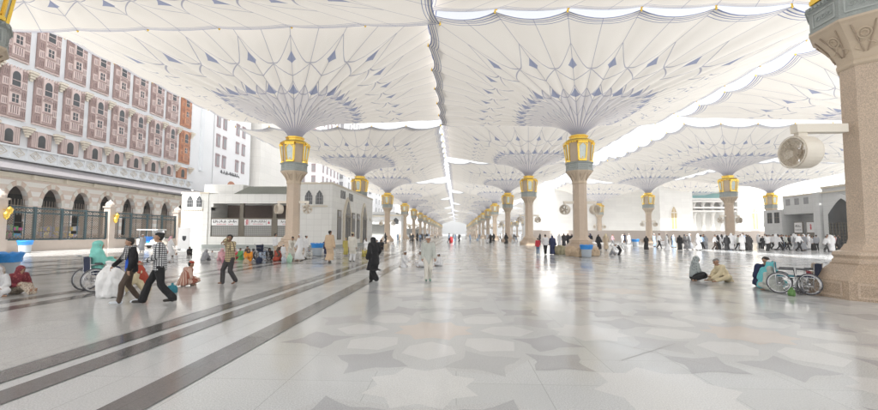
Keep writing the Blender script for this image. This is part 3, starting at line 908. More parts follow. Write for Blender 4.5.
YP, PX0, PX1 = 43.0, -29.4, -13.1
pv = thing('tiled_pavilion', 'low white tiled pavilion with signed grilles behind the seated people at left', 'building', (-21, 50, 0))
b = MB()
b.bx(PX0, PX0 + 2.9, YP, YP + 6, .35, 5.95)              # left block
b.bx(PX1 - 3.6, PX1, YP - .0, YP + 21, .35, 7.0)         # right wing behind its corner tower
b.bx(PX0 + 2.9, PX1 - 3.6, YP + .15, YP + 1.2, .35, 1.2)      # sill wall
b.bx(PX0 + 2.9, PX1 - 3.6, YP + .1, YP + 1.2, 4.75, 5.75)     # lintel
b.bx(PX0 + 2.9, PX1 - 3.6, YP + 3.4, YP + 6, .35, 5.75)       # rear
b.bx(PX0 + 1.2, PX0 + 5.6, YP + 2, YP + 7, 5.75, 7.0)
b.bx(PX0 + 2.9, PX0 + 3.15, YP + .15, YP + 3.4, 1.2, 4.75)
b.bx(PX0 + 1.0, PX0 + 1.2, YP - .02, YP, 6.1, 6.2)
# stepped corbels under the lintel
for s, x in ((1, PX0 + 2.9), (-1, PX1 - 3.6)):
    b.bx(*(sorted((x, x + s * .5))), YP + .12, YP + 1.0, 4.35, 4.75); b.bx(*(sorted((x, x + s * .25))), YP + .12, YP + 1.0, 4.0, 4.35)
b.build('wall', MT['pav_wall'], pv)
b = MB(); b.bx(PX0 - .05, PX1 + .05, YP - .06, YP + 21.05, .0, .35); b.build('plinth', MT['block'], pv)
b = MB()
b.prism([(YP + .05, 5.76), (YP + 3.4, 6.9), (YP + 3.4, 5.77)], 'x', PX0 + 5.6, PX1 - 3.6, 0)
for i in range(26):
    x = PX0 + 5.8 + i * .29; b.bar((x, YP + .02, 5.80), (x, YP + 3.3, 6.92), .1, .08)
b.build('roof', MT['roof_tile'], pv)
b = MB()
for x0, x1, y0, y1 in ((PX0 - .06, PX0 + 2.96, YP - .06, YP), (PX1 - 3.66, PX1 + .06, YP - .06, YP), (PX1, PX1 + .06, YP, YP + 21)):
    for z in ((5.75, 5.95) if x1 < PX1 - 3 else (6.8, 7.0),): b.bx(x0, x1, y0, y1, *z)
k = 0
b.bx(PX0 + .2, PX0 + 2.4, YP - .12, YP, 4.05, 4.16)
for i in range(9): b.bx(PX0 + .25 + i * .25, PX0 + .36 + i * .25, YP - .1, YP, 3.95, 4.05)
b.bx(PX1 - 3.2, PX1 - .5, YP - .12, YP, 4.4, 4.52)
b.build('cornice', MT['corbel'], pv)
def arch_window(x, z0, hw, spring, rise, par, y=YP):
    fb = MB()
    out = arch_poly(hw + .12, z0 - .1, spring, rise + .14, 12, 1); fb.prism([(x + u, z) for u, z in out], 'y', y - .07, y - .0)
    w_ = fb.build('window', MT['pav_wall'], par)
    g = MB(); g.prism([(x + u, z) for u, z in arch_poly(hw, z0, spring, rise, 12, 1)], 'y', y - .09, y - .075, 0)
    for q in (-.33, 0, .33): g.bx(x + q * hw * 2 - .02, x + q * hw * 2 + .02, y - .11, y - .092, z0, spring + rise * .55, 1)
    for zz in (z0 + .35, z0 + .7): g.bx(x - hw, x + hw, y - .112, y - .095, zz, zz + .04, 1)
    g.build('pane', [MT['darkglass'], MT['winglass']], w_)
for x in (PX0 + .95, PX0 + 1.95): arch_window(x, 4.35, .33, 5.05, .5, pv)
for x in (PX1 - 2.5, PX1 - 1.35): arch_window(x, 4.65, .40, 5.5, .65, pv)
# grille bays with signs
GX = [(PX0 + 3.05, PX0 + 6.25), (PX0 + 6.65, PX0 + 9.85), (PX0 + 10.25, PX0 + 12.7)]
for i, (x0, x1) in enumerate(GX):
    f = MB()
    for a, c, d, e in ((x0, x1, 1.2, 1.32), (x0, x1, 3.08, 3.2), (x0, x0 + .12, 1.32, 3.08), (x1 - .12, x1, 1.32, 3.08)): f.bx(a, c, YP + .28, YP + .42, d, e)
    f.bx(x1, x1 + .38, YP + .3, YP + .6, 1.2, 4.75)
    fr = f.build('grille_frame', MT['bronze'], pv)
    g = MB(); g.bx(x0 + .12, x1 - .12, YP + .34, YP + .37, 1.32, 2.4); g.build('screen', MT['screen'], fr)
    s = MB(); s.bx(x0 + .14, x1 - .14, YP + .26, YP + .30, 2.4, 3.06, 0)
    put = lambda u, z: (u, YP + .25, z)
    if i == 0:
        script_strokes(s, x0 + .35, x0 + 1.75, 2.68, 3.0, put, 3, 1); script_strokes(s, x0 + 2.0, x1 - .3, 2.68, 3.0, put, 5, 1)
        script_strokes(s, x0 + .7, x0 + 1.7, 2.46, 2.6, put, 8, 2); script_strokes(s, x0 + 2.0, x1 - .7, 2.46, 2.6, put, 9, 2)
    elif i == 1:
        for q in range(4): s.tube([put(x0 + .42 + (q % 2) * .02 + .14 * math.cos(a), 2.6 + .13 * q - .06 + .08 * math.sin(a)) for a in (0, 1.5, 3, 4.5)], .035, 5, 2, True)
        script_strokes(s, x0 + .8, x1 - .75, 2.72, 2.98, put, 4, 1); script_strokes(s, x0 + 1.1, x1 - 1.0, 2.5, 2.62, put, 6, 2)
        s.bx(x1 - .5, x1 - .3, YP + .245, YP + .26, 2.6, 2.74, 2); s.tube([put(x1 - .4 + .05 * math.cos(a), 2.82 + .05 * math.sin(a)) for a in (0, 1.5, 3, 4.5)], .03, 5, 2, True)
        for q in (.68, 2.52): s.bx(x0 + q, x0 + q + .02, YP + .25, YP + .26, 2.45, 3.0, 1)
    else:
        script_strokes(s, x0 + .5, x1 - .5, 2.7, 2.98, put, 7, 1); script_strokes(s, x0 + .7, x1 - .6, 2.5, 2.6, put, 2, 2)
    s.build('sign', [MT['sign_white'], MT['ink'], MT['red']], fr)
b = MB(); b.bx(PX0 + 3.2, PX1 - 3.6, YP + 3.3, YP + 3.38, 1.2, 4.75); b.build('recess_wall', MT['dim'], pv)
# right flank: tall niches with bronze grilles and a pointed arch door
def flank(par, x, s, ys, ye, top):
    """openings on a face x = const looking towards s"""
    n = 0
    y = ys
    for kind, wd, z0, z1 in (('g', 1.5, .9, 4.2), ('d', 2.6, .35, 5.6), ('g', 1.5, .9, 4.2), ('g', 1.5, .9, 4.2), ('d', 2.6, .35, 5.6)):
        if y + wd > ye: break
        yc = y + wd / 2
        f = MB()
        if kind == 'g':
            f.bx(*sorted((x, x + s * .06)), yc - wd / 2, yc + wd / 2, z0, z1, 0)
            fr = f.build('niche_frame', MT['bronze'], par)
            g = MB()
            for q in range(5): g.bx(*sorted((x + s * .06, x + s * .1)), yc - wd / 2 + .15 + q * .3 - .05, yc - wd / 2 + .15 + q * .3 + .05, z0 + .15, z1 - .9)
            g.bx(*sorted((x + s * .06, x + s * .11)), yc - wd / 2 + .1, yc + wd / 2 - .1, z1 - .75, z1 - .15); g.build('grille', MT['winglass'], fr)
        else:
            f.prism([(yc + u, z) for u, z in arch_poly(wd / 2 + .35, z0, 3.9, 2.0, 14, 1)], 'x', *sorted((x, x + s * .2)))
            fr = f.build('arch_surround', MT['corbel'], par)
            g = MB(); g.prism([(yc + u, z) for u, z in arch_poly(wd / 2 - .1, z0, 3.75, 1.7, 14, 1)], 'x', *sorted((x + s * .2, x + s * .22)), 0)
            for q in (-.7, 0, .7): g.bx(*sorted((x + s * .22, x + s * .26)), yc + q - .05, yc + q + .05, z0, 3.6, 1)
            g.bx(*sorted((x + s * .22, x + s * .27)), yc - wd / 2 + .1, yc + wd / 2 - .1, 3.5, 3.7, 1)
            g.build('door', [MT['darkglass'], MT['bronze']], fr)
        y += wd + 1.1
flank(pv, PX1, 1, YP + 2.0, YP + 20, 7)
for y in (YP + 3.2, YP + 6.8):
    for q in range(3):
        b = MB(); b.bx(PX1, PX1 + .05, y + q * .7, y + q * .7 + .42, 5.6, 6.5); b.build('window', MT['darkglass'], pv)

def plain_pavilion(lab, x0, x1, y0, y1, h, wall='pav_grey'):
    t = thing('service_pavilion', lab, 'building', ((x0 + x1) / 2, (y0 + y1) / 2, 0), group='small pavilions on the plaza')
    b = MB()
    d = (x1 - x0)
    b.bx(x0, x0 + d * .14, y0, y1, 0, h); b.bx(x1 - d * .14, x1, y0, y1, 0, h)
    b.bx(x0 + d * .14, x1 - d * .14, y0 + .1, y1, h * .62, h * .92); b.bx(x0 + d * .14, x1 - d * .14, y0 + .2, y1, 0, h * .18)
    b.bx(x0 + d * .08, x1 - d * .08, y0 + 1.5, y1, h, h * 1.12)
    b.build('wall', MT[wall], t)
    b = MB(); b.bx(x0 - .15, x0 + d * .14 + .1, y0 - .15, y0, h * .94, h); b.bx(x1 - d * .14 - .1, x1 + .15, y0 - .15, y0, h * .94, h); b.bx(x0 + d * .14 + .1, x1 - d * .14 - .1, y0 - .1, y0 + .1, h * .92, h * .97); b.build('cornice', MT['corbel'], t)
    b = MB(); b.bx(x0 + d * .14, x1 - d * .14, y0 + 2, y0 + 2.1, h * .18, h * .62); b.build('shutter', MT['screen'], t)
    for s in (0, 1):
        b = MB(); xx = x0 + d * (.07 if s == 0 else .93)
        b.prism([(xx + u, z) for u, z in arch_poly(d * .035, h * .62, h * .78, h * .1, 8, 1)], 'y', y0 - .03, y0 - .0); b.build('window', MT['darkglass'], t)
    return t
plain_pavilion('grey pavilion beyond the central column, wide dark opening under a flat roof', 38, 56, 128, 140, 5.6)
plain_pavilion('pale distant pavilion left of the walkway behind the fourth golden lantern column', -36, -15, 112, 125, 6.8)
plain_pavilion('faint far pavilion beside the left columns near the end of the walkway', -36, -15, 214, 228, 6.8)
plain_pavilion('grey pavilion seen between the distant right columns', 36, 58, 214, 226, 6.2)

# right pavilion facing the queue
XR_, s_ = 47.5, -1
rp = thing('gate_pavilion', 'grey stone pavilion with a pointed arch gate behind the walking queue', 'building', (XR_ + 5, 55, 0))
b = MB()
b.bx(XR_ + .0, XR_ + 9, 62.5, 66.0, 0, 5.4); b.bx(XR_ + .6, XR_ + 9, 57.2, 62.5, 0, 1.2); b.bx(XR_ + .3, XR_ + 9, 57.2, 62.5, 4.6, 7.3); b.bx(XR_ + 2.8, XR_ + 9, 57.2, 62.5, 1.2, 4.6)
b.bx(XR_ + .1, XR_ + 9, 56.2, 57.2, 0, 7.3)
b.bx(XR_ + .5, XR_ + 9, 44.5, 56.2, 0, 7.9)
b.build('wall', MT['pav_grey'], rp)
b = MB(); b.bx(XR_ + .2, XR_ + .5, 44.5, 62.5, 7.1, 7.25); b.bx(XR_ + .3, XR_ + .5, 44.5, 56.2, 7.7, 7.95)
b.build('cornice', MT['corbel'], rp)
f = MB(); f.prism([(53.2 + u, z) for u, z in arch_poly(2.6, 0, 4.6, 2.2, 16, 1)], 'x', XR_ + .2, XR_ + .5); fr = f.build('arch_surround', MT['pav_grey'], rp)
g = MB(); g.prism([(53.2 + u, z) for u, z in arch_poly(1.9, 0, 4.3, 1.9, 16, 1)], 'x', XR_ + .17, XR_ + .2); g.build('opening', MT['darkglass'], fr)
g = MB()
for i in range(9): g.bx(XR_ + .08, XR_ + .16, 51.4 + i * .42, 51.45 + i * .42, 0, 3.2)
for i in range(9): g.bx(XR_ + .09, XR_ + .15, 51.3, 55.1, .1 + i * .38, .14 + i * .38)
g.build('gate', MT['bronze'], fr)
g = MB(); g.prism([(47.9 + u, z) for u, z in arch_poly(1.9, 0, 4.3, 1.9, 16, 1)], 'x', XR_ + .47, XR_ + .497); g.build('opening', MT['darkglass'], rp)
for i in range(3):
    b = MB(); y = 58.1 + i * 1.55; b.bx(XR_ + .27, XR_ + .297, y, y + .75, 5.9, 6.8); w_ = b.build('window', MT['winglass'], rp)
for y in (62.9, 64.3):
    b = MB(); b.bx(XR_ - .03, XR_ - .003, y, y + .95, 3.4, 5.0); w_ = b.build('window', MT['darkglass'], rp)
    b = MB(); b.bx(XR_ - .06, XR_ - .03, y + .44, y + .5, 3.4, 5.0); b.bx(XR_ - .06, XR_ - .03, y, y + .95, 4.2, 4.26); b.build('frame', MT['bronze'], w_)
for y, k in ((59.6, 0), (57.5, 1)):
    b = MB(); b.bx(XR_ + .62, XR_ + .66, y - .05, y + 1.55, 1.2, 3.5, 0); p = b.build('door_panel', MT['bronze'], rp)
    b = MB(); b.bx(XR_ + .55, XR_ + .6, y + .1, y + 1.4, 2.0, 3.4, 0)
    put = lambda u, z: (XR_ + .54, u, z)
    if k == 0: script_strokes(b, y + .25, y + 1.25, 2.75, 3.1, put, 11, 1); script_strokes(b, y + .25, y + 1.2, 2.3, 2.48, put, 12, 1)
    else: b.bx(XR_ + .53, XR_ + .55, y + .65, y + .85, 2.4, 2.85, 2); b.tube([put(y + .75 + .1 * math.cos(a), 3.0 + .1 * math.sin(a)) for a in (0, 1.5, 3, 4.5)], .05, 5, 2, True)
    b.build('sign', [MT['sign_white'], MT['ink'], MT['red']], p)

# ------------------------------------------------------------------ mosque behind the right side
mq = thing('mosque_building', 'pale sunlit mosque with tall arched windows and battlements behind the queue', 'mosque', (60, 116, 0))
YM = 112
b = MB(); b.bx(54, 62.5, YM, YM + 8, 0, 17); b.bx(74, 92, YM, YM + 8, 0, 17); b.bx(62.5, 74, YM + 4, YM + 8, 0, 17); b.bx(20, 54, YM + 6, YM + 12, 0, 15)
def angled(b, a, c, z0, z1, th, m=0):
    a, c = Vector(a), Vector(c); b.bar((a.x, a.y, (z0 + z1) / 2), (c.x, c.y, (z0 + z1) / 2), th, z1 - z0, m)
A0, A1 = (92, 112), (112, 66)
angled(b, A0, A1, 0, 14, 3)
b.build('wall', MT['mosque'], mq)
b = MB(); b.bx(20, 92, YM - 4, YM - 3.4, 0, 2.7); angled(b, (90, 108), (109, 64), 0, 2.7, .6); b.build('boundary_wall', MT['beige_wall'], mq)
b = MB()
for i in range(50):
    t = i / 50; x = A0[0] + (A1[0] - A0[0]) * t; y = A0[1] + (A1[1] - A0[1]) * t
    b = MB(); b.box((x - 1.2, y - .5, 14.5), (.8, .55, 1.0), 0, R(-66)); b.box((x - 1.2, y - .5, 15.2), (.4, .5, .5), 0, R(-66)); b.build('battlement', MT['mosque_trim'], mq)

def tall_window(x, z0, hw, spring, rise, y):
    f = MB(); f.prism([(x + u, z) for u, z in arch_poly(hw + .35, z0 - .3, spring, rise + .4, 12, 1)], 'y', y - .2, y)
    f = f.build('window', MT['mosque_trim'], mq)
    g = MB(); g.prism([(x + u, z) for u, z in arch_poly(hw, z0, spring, rise, 12, 1)], 'y', y - .25, y - .205, 0)
    g.bx(x - .06, x + .06, y - .3, y - .26, z0, spring + rise * .7, 1); g.bx(x - hw, x + hw, y - .3, y - .255, spring - .1, spring + .1, 1)
    g.build('pane', [MT['amber'], MT['mosque_trim']], f)
for x in (57.5, 78.3, 82.0, 86.2): tall_window(x, 3.2, .7, 7.5, 1.6, YM)
for i in range(8):
    t = (i + .5) / 8; x = A0[0] + (A1[0] - A0[0]) * t; y = A0[1] + (A1[1] - A0[1]) * t
    g = MB(); nrm = Vector((-.917, -.4, 0)); c = Vector((x, y, 0)) + nrm * 1.62
    m3 = Matrix.Rotation(math.atan2(A1[1] - A0[1], A1[0] - A0[0]), 3, 'Z')
    n0 = len(g.v); pl = arch_poly(.9, 3.2, 7.2, 1.5, 10, 1)
    for off in (0, .06):
        for u, z in pl: g.v.append(tuple(c + nrm * off + m3 @ Vector((u, 0, 0)) + Vector((0, 0, z))))
    L = len(pl); g.face(range(n0, n0 + L)); g.face(range(n0 + L, n0 + 2 * L))
    for q in range(L): g.face((n0 + q, n0 + (q + 1) % L, n0 + L + (q + 1) % L, n0 + L + q))
    g.build('window', MT['amber'], mq)
# portico with cornices and a turquoise roof strip
for i in range(5):
    b = MB(); x = 63.6 + i * 2.4; b.lathe([(.5, 2.7), (.42, 3.0), (.42, 6.6), (.7, 7.4), (.75, 7.7)], 10, 0, 0, (x, YM + 1.5, 0)); b.lathe([(.45, 7.7), (.42, 9.6), (.75, 10.3)], 10, 0, 0, (x, YM + 1.5, 0)); b.build('column', MT['mosque_trim'], mq)
b = MB()
for z, d in ((7.7, .0), (8.6, .3), (10.3, .2), (10.9, .0)): b.bx(62.6, 73.9, YM + .2 - d, YM + 3.9, z + .005, z + .5)
b.build('portico_cornice', MT['mosque_trim'], mq)
b = MB(); b.prism([(YM + .2, 11.45), (YM + 4, 13.0), (YM + 4, 11.45)], 'x', 60, 75); b.build('glass_roof', MT['turquoise'], mq)

# ------------------------------------------------------------------ hotels further back on the left
def hotel(lab, x0, x1, y0, y1, h, east=None, south=None, wall='hotel', z0=9, step=3.3, ww=1.1, wh=2.3, shut='rose'):
    t = thing('hotel_block', lab, 'building', ((x0 + x1) / 2, (y0 + y1) / 2, 0), group='hotels behind the plaza')
    b = MB(); b.bx(x0, x1, y0, y1, 0, h); b.bx(x0 - .2, x1 + .2, y0 - .2, y1 + .2, h, h + .8); b.build('wall', MT[wall], t)
    f = MB(); f.bx(0, .12, -ww / 2, ww / 2, 0, wh, 0); f.bx(.12, .16, -ww * .3, ww * .3, .25, wh - .45, 1); f.bx(.12, .2, -ww / 2 - .08, ww / 2 + .08, wh - .3, wh - .18, 0)
    me = meshof(f, 'window', [MT[shut], MT['winglass']])
    n = 0
    z = z0
    while z < h - 3 and n < 96:
        for y in (east or ()):
            link('window', me, t, (x1 - (x0 + x1) / 2, y - (y0 + y1) / 2, z)); n += 1
        for x in (south or ()):
            link('window', me, t, (x - (x0 + x1) / 2, y0 - (y0 + y1) / 2, z), -PI / 2); n += 1
        z += step
    return t
def run(a, b_, n): return [a + (b_ - a) * i / (n - 1) for i in range(n)]
h1 = hotel('tall white hotel with paired rose shutters and lettering, above the tiled pavilion', -60, -42.0, 69.1, 81.6, 46, east=(70.2, 72.2, 76.6, 78.8), z0=13.2, step=3.5)
b = MB()
script_strokes(b, 71.3, 77.7, 12.2, 12.85, lambda u, z: (-41.95, 149.0 - u, z), 21, 0); b.build('lettering', MT['ink'], h1)
b = MB(); b.prism([(75 + u, z) for u, z in arch_poly(1.3, 8, 10.2, 1.0, 10)], 'x', -42, -41.9); b.build('arch_niche', MT['rust'], h1)
hotel('blank cream hotel block between the lettered hotel and the first lantern column', -60, -41.0, 84, 104, 44, east=(), south=(), wall='hotel_beige')
hotel('white hotel with closely spaced rose windows behind the first left lantern column', -70, -37.5, 112, 130, 48, east=run(114, 128, 5), south=(-39.5, -42.5), z0=12)
hotel('white hotel with rows of grey windows above the tiled pavilion roof corner', -66, -36.5, 136, 168, 46, east=run(138, 166, 8), south=(-38.5, -42), z0=10, shut='winglass')
hotel('distant white hotel with small windows behind the second and third left columns', -70, -36, 180, 240, 44, east=run(184, 236, 9), south=run(-56, -38, 6), z0=11, step=4, shut='winglass')
hotel('far white hotel at the end of the walkway, left side', -60, -24, 330, 360, 34, south=run(-57, -27, 9), z0=11, step=4.4, ww=1.6, wh=2.6, shut='rose')
print('buildings ok')

# ------------------------------------------------------------------ figures
V = Vector
def ik(a, t, l1, l2, pole):
    """two-bone chain from a towards t; returns joint and end"""
    d = t - a; L = min(d.length, (l1 + l2) * .999); d = d.normalized()
    x = (l1 * l1 - l2 * l2 + L * L) / (2 * L); h = math.sqrt(max(0, l1 * l1 - x * x))
    p = V(pole); p = p - d * p.dot(d)
    p = p.normalized() if p.length > 1e-4 else V((0, 0, 1))
    return a + d * x + p * h, a + d * L
def joints(pel=(0, 0, .93), lean=0., side=0., hands=None, feet=None, hy=0., hp=0., kp=((0, -1, .1), (0, -1, .1)), ep=((.5, 1, -.3), (-.5, 1, -.3)), toe=((0, -1, 0), (0, -1, 0)), sh=0., twist=0.):
    """skeleton in metres, facing -Y; index 0 = the figure's own left (+X)"""
    J = {}
    up = V((math.sin(side), -math.sin(lean), math.cos(lean) * math.cos(side))).normalized()
    P_ = V(pel); J['pel'] = P_; J['up'] = up
    J['waist'] = P_ + up * .18; J['chest'] = P_ + up * .36; J['neck'] = P_ + up * .54
    fw = V((0, -1, 0)); 
    J['head'] = P_ + up * .54 + V((0, -.03 - .3 * max(0, hp) * .3, 0)) + (up * .5 + V((0, 0, .5))).normalized() * .135
    rt = Matrix.Rotation(twist, 3, 'Z') @ V((1, 0, 0)); rt = (rt - up * rt.dot(up)).normalized(); J['rt'] = rt
    for i, s in ((0, 1), (1, -1)):
        J['sh', i] = J['neck'] + rt * s * .175 - up * .055 + fw * sh
        J['hip', i] = P_ + V((s * .085, 0, -.03))
        hd = V((hands or ((.26, -.02, .78), (-.26, -.02, .78)))[i])
        J['el', i], J['ha', i] = ik(J['sh', i], hd, .285, .26, ep[i])
        ft = V((feet or ((.1, 0, .08), (-.1, 0, .08)))[i])
        J['kn', i], J['an', i] = ik(J['hip', i], ft, .445, .425, kp[i])
        J['toe', i] = J['an', i] + V(toe[i]).normalized() * .15 + V((0, 0, -.035))
    J['hm'] = Matrix.Rotation(hy, 3, 'Z') @ Matrix.Rotation(hp, 3, 'X')
    return J
def hp_(J, x, y, z): return J['head'] + J['hm'] @ V((x, y, z))
def add_skin(b, J, fingers, curl=(.5, .5)):
    u = J['up']; rt = J['rt']
    b.loft([(J['pel'] - u * .1, .10, .08), (J['pel'], .15, .11), (J['waist'], .125, .095), (J['chest'], .145, .105), (J['neck'] - u * .06, .13, .075), (J['neck'], .06, .055)], 14)
    b.cap(J['neck'] - u * .02, J['head'] + V((0, 0, -.06)), .054, .050)
    b.cap(hp_(J, 0, .018, .028), hp_(J, 0, -.012, .022), .088, .084, 14)          # cranium
    b.cap(hp_(J, 0, -.025, -.03), hp_(J, 0, -.04, -.075), .068, .05, 12)           # face and jaw
    b.cap(hp_(J, 0, -.066, -.098), hp_(J, 0, -.07, -.10), .026, .024)                # chin
    b.cap(hp_(J, 0, -.093, .012), hp_(J, 0, -.112, -.026), .011, .016, 8)           # nose
    b.cap(hp_(J, -.018, -.09, -.062), hp_(J, .018, -.09, -.062), .012, .012, 8)       # mouth
    for s in (-1, 1):
        b.cap(hp_(J, s * .084, .012, .012), hp_(J, s * .086, .006, -.03), .02, .013, 8)   # ears
        b.cap(hp_(J, s * .028, -.083, .022), hp_(J, s * .05, -.074, .02), .013, .012, 8)  # brow
    for i, s in ((0, 1), (1, -1)):
        b.cap(J['sh', i], J['el', i], .052, .042); b.cap(J['el', i], J['ha', i], .041, .028)
        b.cap(J['hip', i], J['kn', i], .088, .055, 12); b.cap(J['kn', i], J['an', i] + V((0, 0, .02)), .054, .037)
        b.cap(J['an', i] + V((0, .02, -.03)), J['toe', i], .036, .028)
        d = (J['ha', i] - J['el', i]).normalized(); h = J['ha', i]
        if not fingers:
            b.cap(h, h + d * .10, .034, .026); continue
        side = d.cross(V((0, 0, 1))); side = side.normalized() if side.length > .1 else V((0, 1, 0))
        if side.dot(V((0, -1, 0))) < 0: side = -side
        pn = side.cross(d).normalized()
        if pn.dot(V((-s, 0, 0))) < 0: pn = -pn              # palm looks inwards
        b.cap(h, h + d * .075 + side * .022, .024, .021, 8); b.cap(h, h + d * .078 - side * .022, .024, .019, 8)
        for k, (o, L) in enumerate(((.03, .068), (.011, .076), (-.009, .07), (-.028, .056))):
            q0 = h + d * .08 + side * o; c = curl[i]
            d1 = (d * math.cos(c) + pn * math.sin(c)).normalized(); d2 = (d * math.cos(2 * c) + pn * math.sin(2 * c)).normalized()
            b.cap(q0, q0 + d1 * L * .55, .0092, .0085, 6); b.cap(q0 + d1 * L * .55, q0 + d1 * L * .55 + d2 * L * .5, .0085, .0075, 6)
        q0 = h + d * .02 + side * .03
        q1 = q0 + (d * .6 + side * .6 + pn * .35).normalized() * .04
        b.cap(q0, q1, .012, .010, 6); b.cap(q1, q1 + (d * .85 + side * .2 + pn * .45).normalized() * .034, .0095, .008, 6)

def solid(b, vox, sm=2, fold=0., seed=0, fscale=7., name='form'):
    """one continuous surface out of overlapping forms, with soft folds"""
    me = bpy.data.meshes.new('raw'); me.from_pydata(b.v, [], b.f); me.update(); b.fixn(me)
    o = bpy.data.objects.new('raw', me); COL.objects.link(o)
    m = o.modifiers.new('r', 'REMESH'); m.mode = 'VOXEL'; m.voxel_size = vox
    if sm: k = o.modifiers.new('s', 'SMOOTH'); k.iterations = sm; k.factor = .5
    dg = bpy.context.evaluated_depsgraph_get(); dg.update()
    out = bpy.data.meshes.new_from_object(o.evaluated_get(dg)); out.name = name
    bpy.data.objects.remove(o); bpy.data.meshes.remove(me)
    if fold:
        off = V((seed * 3.1, seed * 1.7, 0))
        vs = [v.co.copy() for v in out.vertices]; nr = [v.normal.copy() for v in out.vertices]
        for v, p, n in zip(out.vertices, vs, nr):
            q = V((p.x * fscale, p.y * fscale, p.z * fscale * .45)) + off
            v.co = p + n * fold * (noise.noise(q) * 1.4 + .6 * noise.noise(q * 2.3))
    out.polygons.foreach_set('use_smooth', [True] * len(out.polygons))
    out.update()
    return out
# garments: each adds overlapping forms to a buffer
def g_torso(b, J, inf, low=.12):
    u = J['up']
    b.loft([(J['pel'] - u * low, .150 + inf, .115 + inf), (J['pel'], .155 + inf, .118 + inf), (J['waist'], .135 + inf, .105 + inf), (J['chest'], .155 + inf, .118 + inf), (J['neck'] - u * .07, .145 + inf, .085 + inf), (J['neck'] - u * .01, .075 + inf * .5, .065 + inf * .5)], 18)
    b.cap(J['sh', 0], J['sh', 1], .052 + inf * .8, .052 + inf * .8)
def g_sleeves(b, J, inf, frac=.93, flare=0.):
    for i in (0, 1):
        b.cap(J['sh', i], J['el', i], .055 + inf, .046 + inf + flare * .5)
        b.cap(J['el', i], J['el', i].lerp(J['ha', i], frac), .046 + inf + flare * .5, .034 + inf + flare)
def g_legs(b, J, inf, flare=0., frac=1.):
    b.loft([(J['pel'] + V((0, 0, -.16)), .09 + inf, .09 + inf), (J['pel'] + V((0, 0, -.05)), .155 + inf, .12 + inf), (J['pel'] + J['up'] * .1, .142 + inf, .112 + inf)], 14)
    for i in (0, 1):
        b.cap(J['hip', i], J['kn', i], .095 + inf, .062 + inf + flare * .3, 12)
        e = J['kn', i].lerp(J['an', i], frac) + V((0, 0, .0))
        b.cap(J['kn', i], e, .06 + inf + flare * .3, .046 + inf + flare, 12)
def g_skirt(b, J, inf, hem=.1, wide=.06, full=0.):
    c = (J['an', 0] + J['an', 1]) / 2; dx = abs(J['an', 0].x - J['an', 1].x) / 2; dy = abs(J['an', 0].y - J['an', 1].y) / 2
    kc = (J['kn', 0] + J['kn', 1]) / 2; kx = abs(J['kn', 0].x - J['kn', 1].x) / 2; ky = abs(J['kn', 0].y - J['kn', 1].y) / 2
    H = V((c.x, c.y, hem)); Pp = J['pel']
    b.loft([(H, .11 + dx + wide, .13 + dy + wide), (H.lerp(V((kc.x, kc.y, kc.z)), .5), .115 + (dx + kx) / 2 + wide * .8, .12 + (dy + ky) / 2 + wide * .7), (V((kc.x, kc.y, kc.z)), .12 + kx + wide * .5, .11 + ky + wide * .5),
            (Pp + V((0, 0, -.08)), .165 + inf, .13 + inf), (Pp + J['up'] * .15, .14 + inf, .11 + inf)], 20)
def g_mound(b, J, r=.13):
    """cloth over folded legs of a seated figure"""
    for i in (0, 1):
        b.cap(J['hip', i], J['kn', i], r, r * .8, 12); b.cap(J['kn', i], J['an', i], r * .8, r * .6, 12)
    b.cap(J['kn', 0], J['kn', 1], r * .62); b.cap(J['an', 0], J['an', 1], r * .55); b.cap(J['pel'] + V((0, 0, -.02)), (J['kn', 0] + J['kn', 1]) / 2, r * 1.1, r * .8)
    b.cap(J['pel'] + V((.1, 0, -.02)), J['pel'] + V((-.1, 0, -.02)), r, r)
def g_hood(b, J, r=.118, drape=.2, face=True):
    b.cap(hp_(J, 0, .05, .012), hp_(J, 0, .012 if face else -.015, .022), r - .012, r - .012, 16)
    b.cap(hp_(J, 0, .04, -.02), J['neck'] + V((0, .02, -.02)), r - .02, r + .01, 14)
    for s in (-1, 1): b.cap(hp_(J, s * .055, -.0, -.03), hp_(J, s * .03, -.045, -.115), .05, .045, 10)
    b.cap(hp_(J, 0, -.04, -.125), J['chest'] + J['up'] * .04 + V((0, -.10, 0)), .06, .07, 10)
    n = J['neck']; u = J['up']
    b.loft([(n - u * (.05 + drape), .21, .165), (n - u * .1, .225, .15), (n - u * .03, .16, .12), (n + u * .03, .09, .09)], 18)
def g_hair(b, J, full=1.):
    b.cap(hp_(J, 0, .03, .04), hp_(J, 0, -.012, .05), .088, .078, 14); b.cap(hp_(J, 0, .045, .0), hp_(J, 0, .045, -.03), .07, .05, 12)
    for s in (-1, 1): b.cap(hp_(J, s * .07, .0, .03), hp_(J, s * .076, -.012, .0), .02, .012, 8)
    b.cap(hp_(J, -.04, -.062, .075), hp_(J, .04, -.062, .075), .024, .024, 8)
def g_cap(b, J, h=.05):
    b.loft([(hp_(J, 0, .012, .045), .094, .104), (hp_(J, 0, .014, .075 + h * .3), .092, .1), (hp_(J, 0, .016, .085 + h), .07, .078), (hp_(J, 0, .016, .09 + h), .02, .02)], 16)
def g_headcloth(b, J):
    b.cap(hp_(J, 0, .03, .035), hp_(J, 0, .0, .04), .1, .092, 14)
    b.cap(hp_(J, 0, .05, .0), J['neck'] + V((0, .08, -.08)), .1, .12, 12)
    for s in (-1, 1): b.cap(hp_(J, s * .085, .01, -.01), J['neck'] + V((s * .1, -.03, -.1)), .036, .05, 10)
def g_shoes(b, J, big=0.):
    for i in (0, 1):
        a = J['an', i]; t = J['toe', i]; d = (t - a); d.z = 0; d = d.normalized()
        b.cap(a - d * .045 + V((0, 0, -.035)), t + d * .03, .043 + big, .036 + big, 10)
    return b
